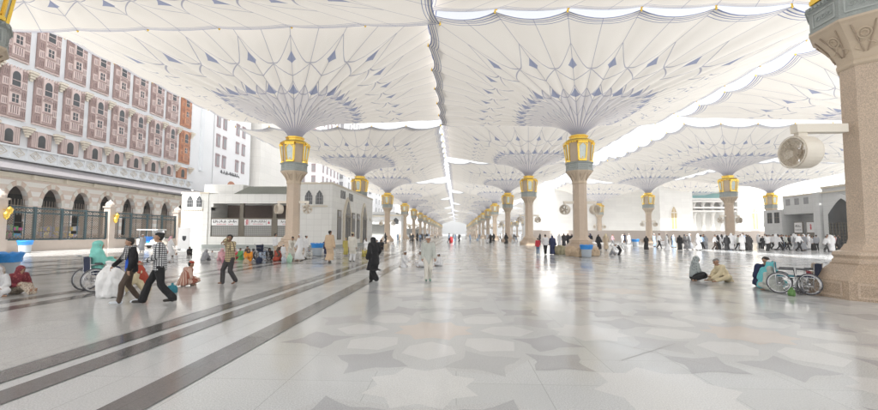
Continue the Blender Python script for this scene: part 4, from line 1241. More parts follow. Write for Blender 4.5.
def g_wrap(b, J):         # scarf round the neck with two hanging ends
    n = J['neck'] + V((0, 0, .01))
    b.tube([n + V((.10 * math.cos(a), .09 * math.sin(a) - .005, .02 * math.sin(2 * a))) for a in [2 * PI * i / 14 for i in range(14)]], .045, 8, 0, True)
    for s in (-1, 1): b.cap(n + V((s * .075, -.085, -.02)), J['chest'] + V((s * .085, -.155, -.12)), .05, .045, 10)

STAND = dict()
def walk_pose(st=.27, ph=1, arm=.18, lean=.05, pel=.93, **k):
    """ph=+1: own left leg forward"""
    f0, f1 = (-st, st * .95) if ph > 0 else (st * .95, -st)
    fz = lambda y: .085 if y < 0 else .112
    t = lambda y: (0, -1, .12) if y < 0 else (0, -1, -.45)
    d = dict(pel=(0, 0, pel), lean=lean, feet=((.085, f0, fz(f0)), (-.085, f1, fz(f1))), toe=(t(f0), t(f1)),
             hands=((.25, -.08 + arm * (1 if ph > 0 else -1), .85), (-.25, -.08 - arm * (1 if ph > 0 else -1), .85)))
    d.update(k); return d
def sit_pose(kind='cross', **k):
    if kind == 'cross':
        d = dict(pel=(0, 0, .15), lean=.22, feet=((-.12, -.30, .07), (.12, -.38, .07)), kp=((1, -.3, .35), (-1, -.3, .35)), toe=((-1, -.3, 0), (1, -.3, 0)), hands=((.16, -.36, .27), (-.16, -.36, .27)), hp=.25)
    elif kind == 'up':
        d = dict(pel=(0, 0, .13), lean=.35, feet=((.1, -.48, .08), (-.1, -.52, .08)), kp=((.15, -.3, 1), (-.15, -.3, 1)), hands=((.1, -.52, .32), (-.1, -.52, .34)), hp=.35)
    elif kind == 'side':
        d = dict(pel=(0, 0, .15), lean=.18, feet=((-.36, -.12, .07), (-.40, -.02, .07)), kp=((.3, -1, .3), (.0, -1, .5)), toe=((-1, 0, 0), (-1, .2, 0)), hands=((.14, -.34, .26), (-.12, -.34, .25)), hp=.25)
    elif kind == 'kneel':
        d = dict(pel=(0, .12, .26), lean=.12, feet=((.1, .22, .07), (-.1, .22, .07)), kp=((.1, -1, .0), (-.1, -1, .0)), toe=((0, 1, -.2), (0, 1, -.2)), hands=((.13, -.24, .36), (-.13, -.24, .36)), hp=.2)
    elif kind == 'legs_out':
        d = dict(pel=(0, 0, .13), lean=.12, feet=((.12, -.78, .09), (.02, -.74, .08)), kp=((.2, -.2, 1), (.0, -.2, 1)), toe=((.1, -.4, 1), (0, -.4, 1)), hands=((.2, -.35, .3), (-.14, -.36, .3)), hp=.2)
    elif kind == 'chair':
        d = dict(pel=(0, .05, .56), lean=.0, feet=((.1, -.42, .14), (-.1, -.42, .14)), hands=((.17, -.3, .66), (-.17, -.3, .66)))
    elif kind == 'bend':
        d = dict(pel=(0, .1, .84), lean=1.05, feet=((.1, 0, .08), (-.1, .06, .08)), hands=((.15, -.55, .5), (-.15, -.55, .5)), hp=.5)
    d.update(k); return d

FACES = {}
def figure(pose, garments, skin='skin', vox=.03, fingers=False, shoes=None, hairm=None, nm='p', seed=1):
    """garments: list of (part name, material, [(builder, kwargs)], fold). Returns list of (name, mesh, material)"""
    J = joints(**pose)
    b = MB(); add_skin(b, J, fingers)
    fvox = .0085 if fingers else max(.018, vox * .75)
    body = solid(b, fvox, 1 if fingers else 2, name='person_body')
    mats_ = [MT[skin], MT['eye'], MT['lips'], MT['hair']]
    for m in mats_: body.materials.append(m)
    if fingers:
        pts = [(hp_(J, s * .034, -.086, .004), .011, 1) for s in (-1, 1)] + [(hp_(J, s * .038, -.088, .026), .011, 3) for s in (-1, 1)] + [(hp_(J, x, -.104, -.062), .009, 2) for x in (-.016, 0, .016)]
        for p in body.polygons:
            c = p.center
            for q, r, mi in pts:
                if (c - q).length < r * 1.25: p.material_index = mi
    out = [('person', body, None)]
    if shoes: garments = garments + [('shoes', shoes, [(g_shoes, {})], 0)]
    if hairm: garments = garments + [('hair', hairm, [(g_hair, {})], .004)]
    for i, (pn, m, fs, fold) in enumerate(garments):
        b = MB()
        for fn, kw in fs: fn(b, J, **kw)
        small = pn in ('shoes', 'hair', 'cap', 'turban')
        me = solid(b, min(vox, .016) if small and vox < .03 else vox * (.8 if small else 1), 2, fold, seed + i, name=pn)
        me.materials.append(MT[m] if isinstance(m, str) else m)
        out.append((pn, me, m))
    return out, J
def put_person(parts, label, loc, rz=0., scale=1., cols=None, group=None):
    """places a figure; cols recolours garments on this object only"""
    root = None
    for pn, me, m in parts:
        if root is None:
            root = link('person', me, None, loc, rz); root.scale = (scale,) * 3
            tag(root, label, 'person', group)
        else:
            o = link(pn, me, root)
            if cols and pn in cols:
                o.material_slots[0].link = 'OBJECT'; o.material_slots[0].material = cols[pn]
    return root
CL = {}
def col(name, c, c2=None, kind=None, s=1.):
    if name not in CL: CL[name] = cloth(name + '_cloth', c, c2, kind, s)
    return CL[name]
white = col('white', (.76, .76, .77)); offwhite = col('off_white', (.70, .67, .60)); black = col('black', (.016, .016, .018)); charcoal = col('charcoal', (.055, .053, .055))
beige = col('beige', (.58, .47, .34)); tan = col('tan', (.62, .46, .31)); brown = col('brown', (.085, .06, .045)); greycl = col('grey', (.30, .31, .33)); palegrey = col('pale_grey', (.52, .54, .50))
blue = col('blue', (.02, .10, .55)); lightblue = col('light_blue', (.38, .52, .72)); navyc = col('navy', (.03, .04, .10)); denim = col('denim', (.10, .17, .30)); pinkc = col('pink', (.68, .38, .42)); redc = col('red', (.50, .03, .05))
rustc = col('rust_red', (.42, .07, .04)); orange = col('orange', (.75, .28, .02)); turq = col('turquoise', (.16, .58, .62)); aqua = col('aqua', (.25, .66, .58)); maroon = col('maroon', (.22, .035, .05), (.34, .09, .09), 'print')
cream = col('cream', (.70, .60, .40)); olive = col('olive_yellow', (.45, .38, .10)); green = col('green', (.12, .36, .12)); mint = col('mint', (.45, .72, .55))
check_bw = col('black_white_check', (.70, .71, .72), (.05, .05, .06), 'check', .5); plaid = col('beige_plaid', (.66, .55, .34), (.16, .12, .08), 'check', .6); keff = col('checked_scarf', (.62, .62, .62), (.03, .03, .03), 'check', .4)
stripe = col('rust_stripe', (.62, .44, .36), (.34, .12, .08), 'stripe', 1.2); dots = col('dotted_beige', (.55, .47, .38), (.20, .12, .09), 'print', .5); greyprint = col('grey_print', (.38, .42, .42), (.20, .23, .24), 'print', 1.); bwprint = col('black_white_print', (.62, .62, .60), (.06, .06, .06), 'print', .7)

# scale of a person from the pixel rows of feet and head
def size_of(px, yf, yh, H=1.72):
    p = spot(px, yf); d = math.hypot(p.x, p.y)
    top = spot(px, yf).y
    # height of the point above p seen at row yh
    lo, hi = 0., 4.
    for _ in range(40):
        m = (lo + hi) / 2
        x, y, z = p.x, p.y, m - EYE
        c, s = math.cos(YAW), math.sin(YAW); X, Y = c * x + s * y, -s * x + c * y
        c, s = math.cos(PITCH), math.sin(PITCH); dd, u = c * Y + s * z, -s * Y + c * z
        a, bb = F_PX * X / dd, -F_PX * u / dd
        yy = 205 + math.sin(ROLL) * a + math.cos(ROLL) * bb
        if yy > yh: lo = m
        else: hi = m
    return p, m / H
LEFT, RIGHT, AWAY = -PI / 2, PI / 2, PI

# --- leading figures
def hero(px, yf, yh, label, rz, pose, garments, H=1.72, skin='skin', shoes=None, hairm='hair', seed=1, group=None, vox=.018, zoff=0):
    p, s = size_of(px, yf, yh, H)
    parts, J = figure(pose, garments, skin, vox, True, shoes, hairm, seed=seed)
    o = put_person(parts, label, (p.x, p.y, zoff), rz, s, group=group)
    return o, J, s
shoe_wb = mat('white_blue_sneaker', (.70, .74, .80), .5); sandal = mat('black_sandal', (.03, .025, .02), .5); shoe_white = mat('white_shoe', (.78, .78, .76), .5); shoe_green = mat('green_shoe', (.10, .22, .17), .5); shoe_dark = mat('dark_shoe', (.03, .03, .03), .4)

man1, J1, s1 = hero(129, 303, 238, 'young man in black jacket and bright blue shirt walking beside a big white bag', R(-34),
    walk_pose(.25, 1, .1, .04, pel=.935, hands=((.24, -.12, .84), (-.30, -.30, .98)), hy=R(-48)),
    [('shirt', blue, [(g_torso, dict(inf=.012, low=.10))], .004),
     ('jacket', black, [(g_sleeves, dict(inf=.022)), (lambda b, J: [b.loft([(J['pel'] + V((s * .09, .025, -.12)), .10, .115), (J['waist'] + V((s * .085, .02, 0)), .095, .115), (J['chest'] + V((s * .09, .015, 0)), .10, .12), (J['neck'] + V((s * .09, .01, -.04)), .08, .08)], 12) for s in (-1, 1)], {}),
      (lambda b, J: b.loft([(J['pel'] + V((0, .08, -.12)), .17, .075), (J['chest'] + V((0, .08, 0)), .16, .075), (J['neck'] + V((0, .04, -.04)), .12, .05)], 12), {})], .008),
     ('trousers', brown, [(g_legs, dict(inf=.008, flare=.012))], .008), ('scarf', keff, [(g_wrap, {})], .006)], shoes=shoe_wb, seed=2)
man2, J2, s2 = hero(158, 303, 232, 'man in black and white checked shirt, black cap and wide black trousers, striding', R(-60),
    walk_pose(.33, -1, .05, .03, pel=.915, hands=((.12, -.30, 1.0), (-.10, -.32, .98)), hy=R(-30), hp=-.15, toe=((0, -1, -.1), (0, -1, .02))),
    [('shirt', check_bw, [(g_torso, dict(inf=.03, low=.13)), (g_sleeves, dict(inf=.022))], .01), ('trousers', black, [(g_legs, dict(inf=.012, flare=.035, frac=.98))], .008), ('cap', black, [(g_cap, dict(h=.03))], 0)], shoes=sandal, seed=3)
man3, J3, s3 = hero(229, 284, 235, 'barefoot man in beige plaid shirt raising a hand to his mouth while walking', R(-22),
    walk_pose(.2, -1, .05, .03, pel=.94, hands=((.16, -.30, 1.36), (-.06, -.22, 1.50)), hy=R(-25), hp=.05),
    [('shirt', plaid, [(g_torso, dict(inf=.035, low=.16)), (g_sleeves, dict(inf=.026))], .01), ('trousers', charcoal, [(g_legs, dict(inf=.014, flare=.018))], .008)], skin='skin_dark', seed=4)
wom1, J4, s4 = hero(374, 281, 237, 'woman in black abaya and headscarf with white shoes striding away', R(-128),
    walk_pose(.24, -1, .1, .12, pel=.93, hands=((.24, -.10, .92), (-.30, -.26, 1.0))),
    [('abaya', black, [(g_torso, dict(inf=.05, low=.3)), (g_sleeves, dict(inf=.04, flare=.03)), (g_skirt, dict(inf=.05, hem=.42, wide=.05))], .012), ('trousers', black, [(g_legs, dict(inf=.03, flare=.03))], .006), ('headscarf', black, [(g_hood, dict(drape=.28))], .008)], shoes=shoe_white, hairm=None, seed=5)
man4, J5, s5 = hero(428, 281, 237, 'man in white cap, pale grey tunic and white trousers walking towards the viewer', R(8),
    walk_pose(.14, -1, .06, .02, pel=.95, hands=((.27, -.16, .84), (-.24, -.02, .84)), hy=R(14)),
    [('tunic', palegrey, [(g_torso, dict(inf=.035, low=.30)), (g_sleeves, dict(inf=.028))], .009), ('trousers', offwhite, [(g_legs, dict(inf=.016, flare=.014))], .008), ('cap', white, [(g_cap, dict(h=.035))], 0)], shoes=shoe_green, seed=6)
man5, J6, s6 = hero(329, 263, 231, 'man in tan robe with black hair walking away towards the tiled pavilion', R(165),
    walk_pose(.12, 1, .04, .03, pel=.95), [('robe', tan, [(g_torso, dict(inf=.03, low=.2)), (g_sleeves, dict(inf=.03, flare=.01)), (g_skirt, dict(inf=.03, hem=.16, wide=.02))], .01)], shoes=shoe_dark, seed=7, vox=.022)
man6, J7, s7 = hero(352, 262, 233, 'man in white tunic, white trousers and cap walking away behind the black abaya', R(175),
    walk_pose(.1, -1, .04, .02, pel=.95), [('tunic', offwhite, [(g_torso, dict(inf=.03, low=.3)), (g_sleeves, dict(inf=.03)), (g_skirt, dict(inf=.03, hem=.5, wide=.02))], .01), ('trousers', white, [(g_legs, dict(inf=.02))], .006), ('cap', cream, [(g_cap, {})], 0)], shoes=shoe_dark, seed=8, vox=.022)
# --- people sitting in front
def robe(m, inf=.03): return [('robe', m, [(g_torso, dict(inf=inf, low=.1)), (g_sleeves, dict(inf=inf, flare=.012)), (g_mound, dict(r=.125))], .012)]
hero(15, 294, 266, 'woman in maroon print headscarf and dotted beige dress seated at left edge, legs out', R(72), sit_pose('legs_out', lean=.3, hp=.35),
     [('dress', dots, [(g_mound, dict(r=.115))], .01), ('shawl', maroon, [(g_torso, dict(inf=.045, low=.05)), (g_sleeves, dict(inf=.03))], .012), ('headscarf', maroon, [(g_hood, dict(drape=.3))], .008)], H=.88, hairm=None, seed=11)
hero(-3, 296, 268, 'person in white robe seated at the left edge beside the woman in maroon', R(40), sit_pose('cross'), robe(white) + [('headscarf', white, [(g_hood, {})], .006)], H=.88, hairm=None, seed=12)
hero(146, 292, 262, 'woman in cream dress and rust red scarf seated between the two walking men', R(-60), sit_pose('up'),
     [('dress', cream, [(g_torso, dict(inf=.015, low=.05)), (g_sleeves, dict(inf=.03)), (g_mound, dict(r=.12))], .012), ('headscarf', rustc, [(g_hood, dict(drape=.2)), (g_torso, dict(inf=.04, low=-.2))], .01)], H=.86, hairm=None, seed=13)
hero(183, 286, 262, 'person in rust striped shirt and dark red cap seated with back turned', R(150), sit_pose('cross', lean=.35),
     [('shirt', stripe, [(g_torso, dict(inf=.06, low=.12)), (g_sleeves, dict(inf=.035)), (g_mound, dict(r=.12))], .012), ('cap', rustc, [(g_cap, dict(h=.05))], 0)], H=.9, seed=14)
hero(694, 280, 258, 'woman in grey print scarf and black dress sitting on open floor at right', R(80), sit_pose('side', lean=.12, feet=((-.36, .1, .07), (-.42, .18, .07))),
     [('dress', black, [(g_mound, dict(r=.13))], .01), ('headscarf', greyprint, [(g_torso, dict(inf=.05, low=.02)), (g_sleeves, dict(inf=.03)), (g_hood, dict(drape=.36))], .01)], H=.86, hairm=None, seed=15)
hero(727, 282, 259, 'grey haired man in beige tunic hunched over his bent knee at right', R(-92), sit_pose('up', lean=.5, hands=((.12, -.55, .14), (-.1, -.5, .2)), feet=((.2, -.46, .07), (-.14, -.55, .08)), kp=((1, -.4, .35), (-.3, -.4, 1))),
     [('tunic', cream, [(g_torso, dict(inf=.05, low=.12)), (g_sleeves, dict(inf=.04)), (g_mound, dict(r=.105))], .012)], H=.84, hairm='hair_grey', seed=16)
hero(765, 289, 262, 'person in turquoise robe and veil seated beside the parked wheelchairs', R(105), sit_pose('cross', lean=.4),
     [('robe', turq, [(g_torso, dict(inf=.06, low=.1)), (g_sleeves, dict(inf=.05)), (g_mound, dict(r=.14)), (g_hood, dict(drape=.4))], .012)], H=.86, hairm=None, seed=17)
hero(776, 292, 268, 'person in pale grey shawl seated close behind the turquoise robe', R(170), sit_pose('cross', lean=.45),
     [('shawl', palegrey, [(g_torso, dict(inf=.06, low=.12)), (g_sleeves, dict(inf=.04)), (g_mound, dict(r=.12)), (g_hood, dict(drape=.4))], .012)], H=.84, hairm=None, seed=18)
hero(815, 287, 264, 'woman in pinkish print scarf seated between wheelchair and granite plinth', R(-30), sit_pose('up', lean=.2),
     [('dress', maroon, [(g_torso, dict(inf=.05, low=.1)), (g_sleeves, dict(inf=.03)), (g_mound, dict(r=.12))], .012), ('headscarf', dots, [(g_hood, dict(drape=.3))], .008)], H=.86, hairm=None, seed=19)
for px, yf, yh, lab, rz, kd in ((405, 267, 252, 'leftmost of three white robed men sitting on the walkway', 70, 'kneel'), (424, 267, 251, 'middle of three white robed men sitting on the walkway, left of the walker', -60, 'cross'), (441, 266, 254, 'rightmost of three white robed men sitting, just behind the walker in grey', -110, 'cross')):
    hero(px, yf, yh, lab, R(rz), sit_pose(kd), robe(white, .04) + [('cap', white, [(g_cap, {})], 0)], H=1.0 if kd == 'kneel' else .9, skin='skin_dark', seed=px, vox=.022, group='men in white sitting on the walkway')

# ------------------------------------------------------------------ wheelchairs, bags, bins
def make_wheelchair(seatm):
    t = thing('wheelchair', 'x', 'wheelchair')
    fr = MB()
    for s in (-1, 1):
        x = s * .24
        fr.tube([(x, .34, .95), (x, .26, .92), (x, .24, .5), (x, .22, .2)], .014, 6)
        fr.tube([(x, .24, .72), (x, -.18, .72), (x, -.2, .5), (x, -.3, .44), (x, -.4, .14)], .013, 6)
        fr.tube([(x, .24, .5), (x, -.22, .5)], .013, 6); fr.tube([(x, .22, .26), (x, -.24, .22)], .013, 6); fr.tube([(x, -.2, .5), (x, -.22, .2)], .013, 6)
        fr.cap((x, .34, .95), (x, .42, .95), .02, .02, 8)
        fr.box((s * .13, -.46, .13), (.16, .16, .015))
    fr.tube([(-.24, .1, .28), (.24, .1, .42)], .012, 6); fr.tube([(.24, .1, .28), (-.24, .1, .42)], .012, 6)
    fr.build('frame', MT['chrome'], t, True, True)
    b = MB(); b.bx(-.23, .23, -.2, .23, .505, .54); b.build('seat', seatm, t, local=True)
    b = MB(); b.bx(-.23, .23, .23, .25, .54, .92); b.build('backrest', seatm, t, local=True)
    for s in (-1, 1):
        b = MB(); b.bx(s * .24 - .025, s * .24 + .025, -.18, .16, .735, .77); b.build('armrest', MT['rubber'], t, local=True)
        x = s * .30; r = .30
        b = MB(); b.tube([(x, .16 + r * math.cos(a), .32 + r * math.sin(a)) for a in [2 * PI * i / 28 for i in range(28)]], .017, 6, 0, True)
        wh = b.build('wheel', MT['rubber'], t, True, True)
        b = MB(); b.tube([(x + s * .045, .16 + .26 * math.cos(a), .32 + .26 * math.sin(a)) for a in [2 * PI * i / 28 for i in range(28)]], .009, 6, 0, True)
        b.tube([(x, .16 + .275 * math.cos(a), .32 + .275 * math.sin(a)) for a in [2 * PI * i / 28 for i in range(28)]], .012, 6, 0, True)
        for i in range(14):
            a = 2 * PI * i / 14; b.tube([(x - .02 * (i % 2), .16, .32), (x, .16 + .275 * math.cos(a), .32 + .275 * math.sin(a))], .004, 4)
        b.tube([(x - .04, .16, .32), (x + .04, .16, .32)], .03, 8); b.build('rim', MT['chrome'], wh, True, True)
        b = MB(); b.tube([(s * .23, -.3 + .085 * math.cos(a), .1 + .085 * math.sin(a)) for a in [2 * PI * i / 16 for i in range(16)]], .016, 6, 0, True)
        for i in range(5):
            a = 2 * PI * i / 5; b.tube([(s * .23, -.3, .1), (s * .23, -.3 + .085 * math.cos(a), .1 + .085 * math.sin(a))], .008, 4)
        b.tube([(s * .23, -.3, .1), (s * .23, -.28, .24)], .012, 6); b.build('caster', MT['rubber'], t, True, True)
    return t
wc = make_wheelchair(MT['navy'])
p = spot(93, 292)
WL = [(spot(97, 291), R(150), 'wheelchair with navy seat behind the big white bag at left', None), (spot(787, 293), R(51), 'wheelchair with teal seat standing next to the turquoise robe', MT['teal_cloth']),
      (spot(809, 294), R(-152), 'wheelchair folded close to the granite plinth at far right', MT['navy']), (spot(262, 261), R(60), 'wheelchair among the people seated before the tiled pavilion', None)]
for i, (p, rz, lab, m) in enumerate(WL):
    o = wc if i == 0 else copy_tree(wc)
    o.location = p; o.rotation_euler = (0, 0, rz); tag(o, lab, 'wheelchair', 'wheelchairs'); o.scale = (.9,) * 3 if i in (1, 2) else (1, 1, 1)
    if m:
        for ch in o.children:
            if ch.name.split('.')[0] in ('seat', 'backrest'): ch.material_slots[0].link = 'OBJECT'; ch.material_slots[0].material = m
p = spot(97, 291)
parts, J = figure(sit_pose('chair', hands=((.10, -.34, .86), (-.14, -.3, .8)), hp=.1), [('robe', navyc, [(g_mound, dict(r=.11))], .008), ('headscarf', aqua, [(g_torso, dict(inf=.05, low=-.02)), (g_sleeves, dict(inf=.03)), (g_hood, dict(drape=.3))], .01)], 'skin', .022, True, shoe_dark, None, seed=31)
put_person(parts, 'woman in aqua headscarf sitting in the wheelchair behind the white bag', (p.x, p.y, 0), R(150), 1.0)
p = spot(783, 290)
parts, J = figure(sit_pose('cross', lean=.3), robe(navyc, .05), 'skin', .022, True, None, 'hair', seed=32)
put_person(parts, 'dark haired person in navy sitting behind the teal wheelchair', (p.x, p.y + .9, 0), R(10), 1.0)

def bag(lab, loc, size, m, seed, knot=True, group=None, nm='plastic_bag'):
    b = MB(); sx, sy, sz = size
    b.loft([((0, 0, .0), sx * .38, sy * .38), ((0, 0, sz * .08), sx * .47, sy * .47), ((0, 0, sz * .4), sx * .5, sy * .5), ((0, 0, sz * .72), sx * .38, sy * .38), ((0, 0, sz * .84), sx * .16, sy * .16)] + ([((0, 0, sz * .9), sx * .09, sy * .09), ((0, 0, sz), sx * .22, sy * .2)] if knot else []), 24)
    me = solid(b, max(sx / 30, .012), 2, sx * .07, seed, 9 / max(sx, .3) * .5, name=nm); me.materials.append(m)
    return tag(link(nm, me, None, loc), lab, 'bag', group)
p = spot(110, 297)
bag('big bulging white plastic bag standing beside the young man in blue', (p.x, p.y, 0), (.62, .55, .86), MT['bag_white'], 3)
b = MB(); b.box((0, 0, 0), (.02, .12, .14)); 
p = spot(560, 252)
for px, yf, sz, m, lab, sd_ in ((560, 254.5, (1.0, .8, .85), 'sack_green', 'olive sack lying left of the central column foot', 1), (571, 256, (.9, .8, .85), 'sack', 'brown sack leaning on the central column plinth at its left', 2), (579, 257, (.7, .7, .8), 'sack', 'brown sack in front of the central column plinth', 5), (594.5, 256, (.8, .7, .75), 'sack', 'brown sack right of the blue topped bin', 4)):
    q = spot(px, yf); bag(lab, (q.x, q.y, 0), sz, MT[m], sd_, False, 'sacks round the central column', 'sack')
for px, yf, sz, m, lab, sd_ in ((792, 296, (.18, .16, .22), mat('green_bag_film', (.10, .22, .06), .5), 'small green bag on the floor before the parked wheelchairs', 7), (803, 292, (.34, .3, .4), MT['bag_white'], 'white plastic bag standing between the two parked wheelchairs', 9)):
    q = spot(px, yf); bag(lab, (q.x, q.y, 0), sz, m, sd_, True, 'bags by the wheelchairs')
for px, yf, sz, m, lab, sd_ in ((246, 264, (.3, .26, .3), MT['sack'], 'small brown cloth bag on the floor before the woman in orange', 11), (259, 263, (.34, .3, .36), MT['navy'], 'dark navy bag on the floor in front of the pavilion group', 12),
                                (225, 263, (.3, .3, .34), mat('rose_bag_film', (.5, .2, .26), .6), 'rose bag beside the plaid shirted man in front of the pavilion', 13), (284, 263, (.26, .22, .34), MT['bin_grey'], 'pale grey bag at the feet of the child in white', 14),
                                (289.5, 262.5, (.3, .2, .5), mat('mint_bag_film', (.42, .66, .5), .5), 'mint green bag hanging low at the hand of the bending man', 15), (172, 293, (.26, .22, .26), MT['teal_cloth'], 'small teal bag on the floor near the rust striped sitter', 16)):
    q = spot(px, yf); bag(lab, (q.x, q.y, 0), sz, m, sd_, True, 'bags among the seated people')
q = spot(451, 243); bag('bright red bundle on the floor far down the walkway', (q.x, q.y, 0), (.7, .6, 1.3), mat('red_bundle', (.55, .03, .04), .6), 18, False)
def make_bin():
    t = thing('waste_bin', 'x', 'bin')
    b = MB(); b.lathe([(.30, .02), (.33, .1), (.38, .78), (.38, .8)], 20); b.build('barrel', MT['bin_grey'], t, True, True)
    b = MB(); n = 28; rr = random.Random(4)
    rings = [(.385, .58), (.41, .66), (.42, .78), (.47, .86), (.40, .9), (.30, .84), (.05, .8)]
    for r, z in rings:
        for k in range(n):
            a = 2 * PI * k / n; q = 1 + rr.uniform(-.05, .05); b.v.append((r * q * math.cos(a), r * q * math.sin(a), z + rr.uniform(-.03, .03) * (z > .6)))
    for i in range(len(rings) - 1):
        for k in range(n): b.face((i * n + k, i * n + (k + 1) % n, (i + 1) * n + (k + 1) % n, (i + 1) * n + k))
    b.build('liner', MT['blue_plastic'], t, True, True)
    return t
bn = make_bin()
for i, (loc, sc_, lab) in enumerate(((at_depth(21, 30.4), 1.05, 'grey bin with blue liner against the low wall under the fence'), (at_depth(2, 13.2), 1.0, 'grey bin with wide blue liner behind the seated woman in maroon at left'),
                                     (spot(586.5, 257.5), .98, 'grey bin with blue liner in front of the central column'), (spot(317, 256), 1.0, 'bin with blue liner near the pavilion corner'), (at_depth(637, 58), 1.1, 'small bin with blue liner far right beside the woman in black'))):
    o = bn if i == 0 else copy_tree(bn)
    o.location = loc; o.scale = (sc_,) * 3; tag(o, lab, 'bin', 'bins with blue liners')
bn.children[1].scale = (1, 1, 1)

# white notice board with a dark shield
p = at_depth(181, 37.5)
t = thing('notice_board', 'white notice board with a dark shield emblem left of the tiled pavilion', 'sign', (p.x, p.y, 0))
b = MB(); b.bx(-.55, .55, -.03, .03, .1, 2.05); b.bx(-.5, -.42, -.25, .25, 0, .1); b.bx(.42, .5, -.25, .25, 0, .1); b.build('board', MT['sign_white'], t, local=True)
b = MB(); b.prism([(x * .9 + .05, z) for x, z in ((-.2, 1.3), (.2, 1.3), (.2, 1.05), (.12, .9), (0, .82), (-.12, .9), (-.2, 1.05))], 'y', -.045, -.033); b.build('shield_emblem', MT['ink'], t, local=True)

# small open buggy parked by the fence
p = at_depth(149, 41)
t = thing('service_buggy', 'white open buggy with a flat roof parked near the tiled pavilion', 'buggy', (p.x, p.y, 0), R(0))
b = MB(); b.prism([(-1.1, .35), (1.1, .35), (1.15, .6), (.8, .85), (.3, .85), (.2, .55), (-.4, .55), (-.5, .95), (-1.15, .95)], 'y', -.6, .6); b.build('body', MT['fan_white'], t, local=True)
b = MB()
for x in (-1.0, .75):
    for y in (-.55, .55): b.bar((x, y, .85), (x * .95, y, 1.85), .05)
b.build('roof_post', MT['chrome'], t, local=True)
b = MB(); b.bx(-1.15, 1.0, -.66, .66, 1.85, 1.93); b.build('roof', MT['pier'], t, local=True)
b = MB(); b.bx(-.35, .1, -.52, .52, .56, .74); b.bx(-.42, -.34, -.52, .52, .74, 1.2); b.build('seat', MT['blue_plastic'], t, local=True)
b = MB(); b.bar((.78, 0, .86), (.72, 0, 1.75), .015, 1.05); b.build('windscreen', MT['winglass'], t, local=True)
for x in (-.75, .75):
    for y in (-.6, .6):
        b = MB(); b.tube([(x, y - .07, .24), (x, y + .07, .24)], .24, 18); b.build('wheel', MT['rubber'], t, local=True)
print('leading figures ok')

# ------------------------------------------------------------------ prototypes for the many
PR = {}
def proto_fig(key, pose, garments, shoes=None, hairm='hair', skin='skin', vox=.034, seed=1):
    PR[key] = figure(pose, garments, skin, vox, False, shoes, hairm, seed=seed)[0]
def shirt_tr(a, b_): return [('shirt', a, [(g_torso, dict(inf=.025, low=.14)), (g_sleeves, dict(inf=.02, frac=.9))], .008), ('trousers', b_, [(g_legs, dict(inf=.012, flare=.012))], .006)]
def thobe(a, hem=.14): return [('robe', a, [(g_torso, dict(inf=.03, low=.2)), (g_sleeves, dict(inf=.025, flare=.01)), (g_skirt, dict(inf=.03, hem=hem, wide=.03))], .008)]
proto_fig('walk_a', walk_pose(.28, 1), shirt_tr(white, black), shoe_dark)
proto_fig('walk_b', walk_pose(.30, -1, hands=((.24, -.26, .95), (-.25, .12, .84))), shirt_tr(white, black), shoe_dark, seed=2)
proto_fig('stand_a', dict(hands=((.2, -.22, .98), (-.25, -.03, .82))), shirt_tr(white, black), shoe_dark, seed=3)
proto_fig('thobe_walk', walk_pose(.22, 1), thobe(white) + [('headscarf', white, [(g_headcloth, {})], .004)], shoe_dark, None, seed=4)
proto_fig('thobe_stand', dict(), thobe(white) + [('cap', white, [(g_cap, {})], 0)], shoe_dark, 'hair', seed=5)
proto_fig('abaya_walk', walk_pose(.2, -1), [('robe', black, [(g_torso, dict(inf=.05, low=.3)), (g_sleeves, dict(inf=.04, flare=.04)), (g_skirt, dict(inf=.06, hem=.04, wide=.06))], .01), ('headscarf', black, [(g_hood, dict(drape=.3))], .006)], None, None, seed=6)
proto_fig('abaya_stand', dict(hands=((.12, -.24, 1.05), (-.12, -.26, 1.02))), [('robe', black, [(g_torso, dict(inf=.05, low=.3)), (g_sleeves, dict(inf=.04, flare=.05)), (g_skirt, dict(inf=.06, hem=.04, wide=.08))], .01), ('headscarf', black, [(g_hood, dict(drape=.35))], .006)], None, None, seed=7)
proto_fig('bend', sit_pose('bend'), shirt_tr(white, black), shoe_dark, seed=8)
proto_fig('bend_robe', sit_pose('bend', lean=.55, hands=((.15, -.5, .75), (-.15, -.5, .75))), thobe(offwhite), shoe_dark, seed=9)
proto_fig('sit_cross', sit_pose('cross'), robe(white, .04) + [('cap', white, [(g_cap, {})], 0)], seed=10)
proto_fig('sit_hood', sit_pose('up'), [('robe', black, [(g_torso, dict(inf=.05, low=.1)), (g_sleeves, dict(inf=.035)), (g_mound, dict(r=.14))], .012), ('headscarf', black, [(g_hood, dict(drape=.35))], .01)], None, None, seed=11)
proto_fig('sit_hair', sit_pose('kneel'), robe(white, .035), seed=12)
COLNAME = {}
def person(key, px, yf, yh, rz, a, b_, label, H=1.72, group=None, head=None):
    p, s = size_of(px, yf, yh, H)
    return person_at(key, p, s, rz, a, b_, label, group, head)
def person_at(key, p, s, rz, a, b_, label, group=None, head=None):
    cols = {'shirt': a, 'robe': a, 'trousers': b_}
    if head: cols.update(headscarf=head, cap=head)
    return put_person(PR[key], label, (p[0], p[1], 0), R(rz), s, cols, group)
G1 = 'people gathered in front of the tiled pavilion'
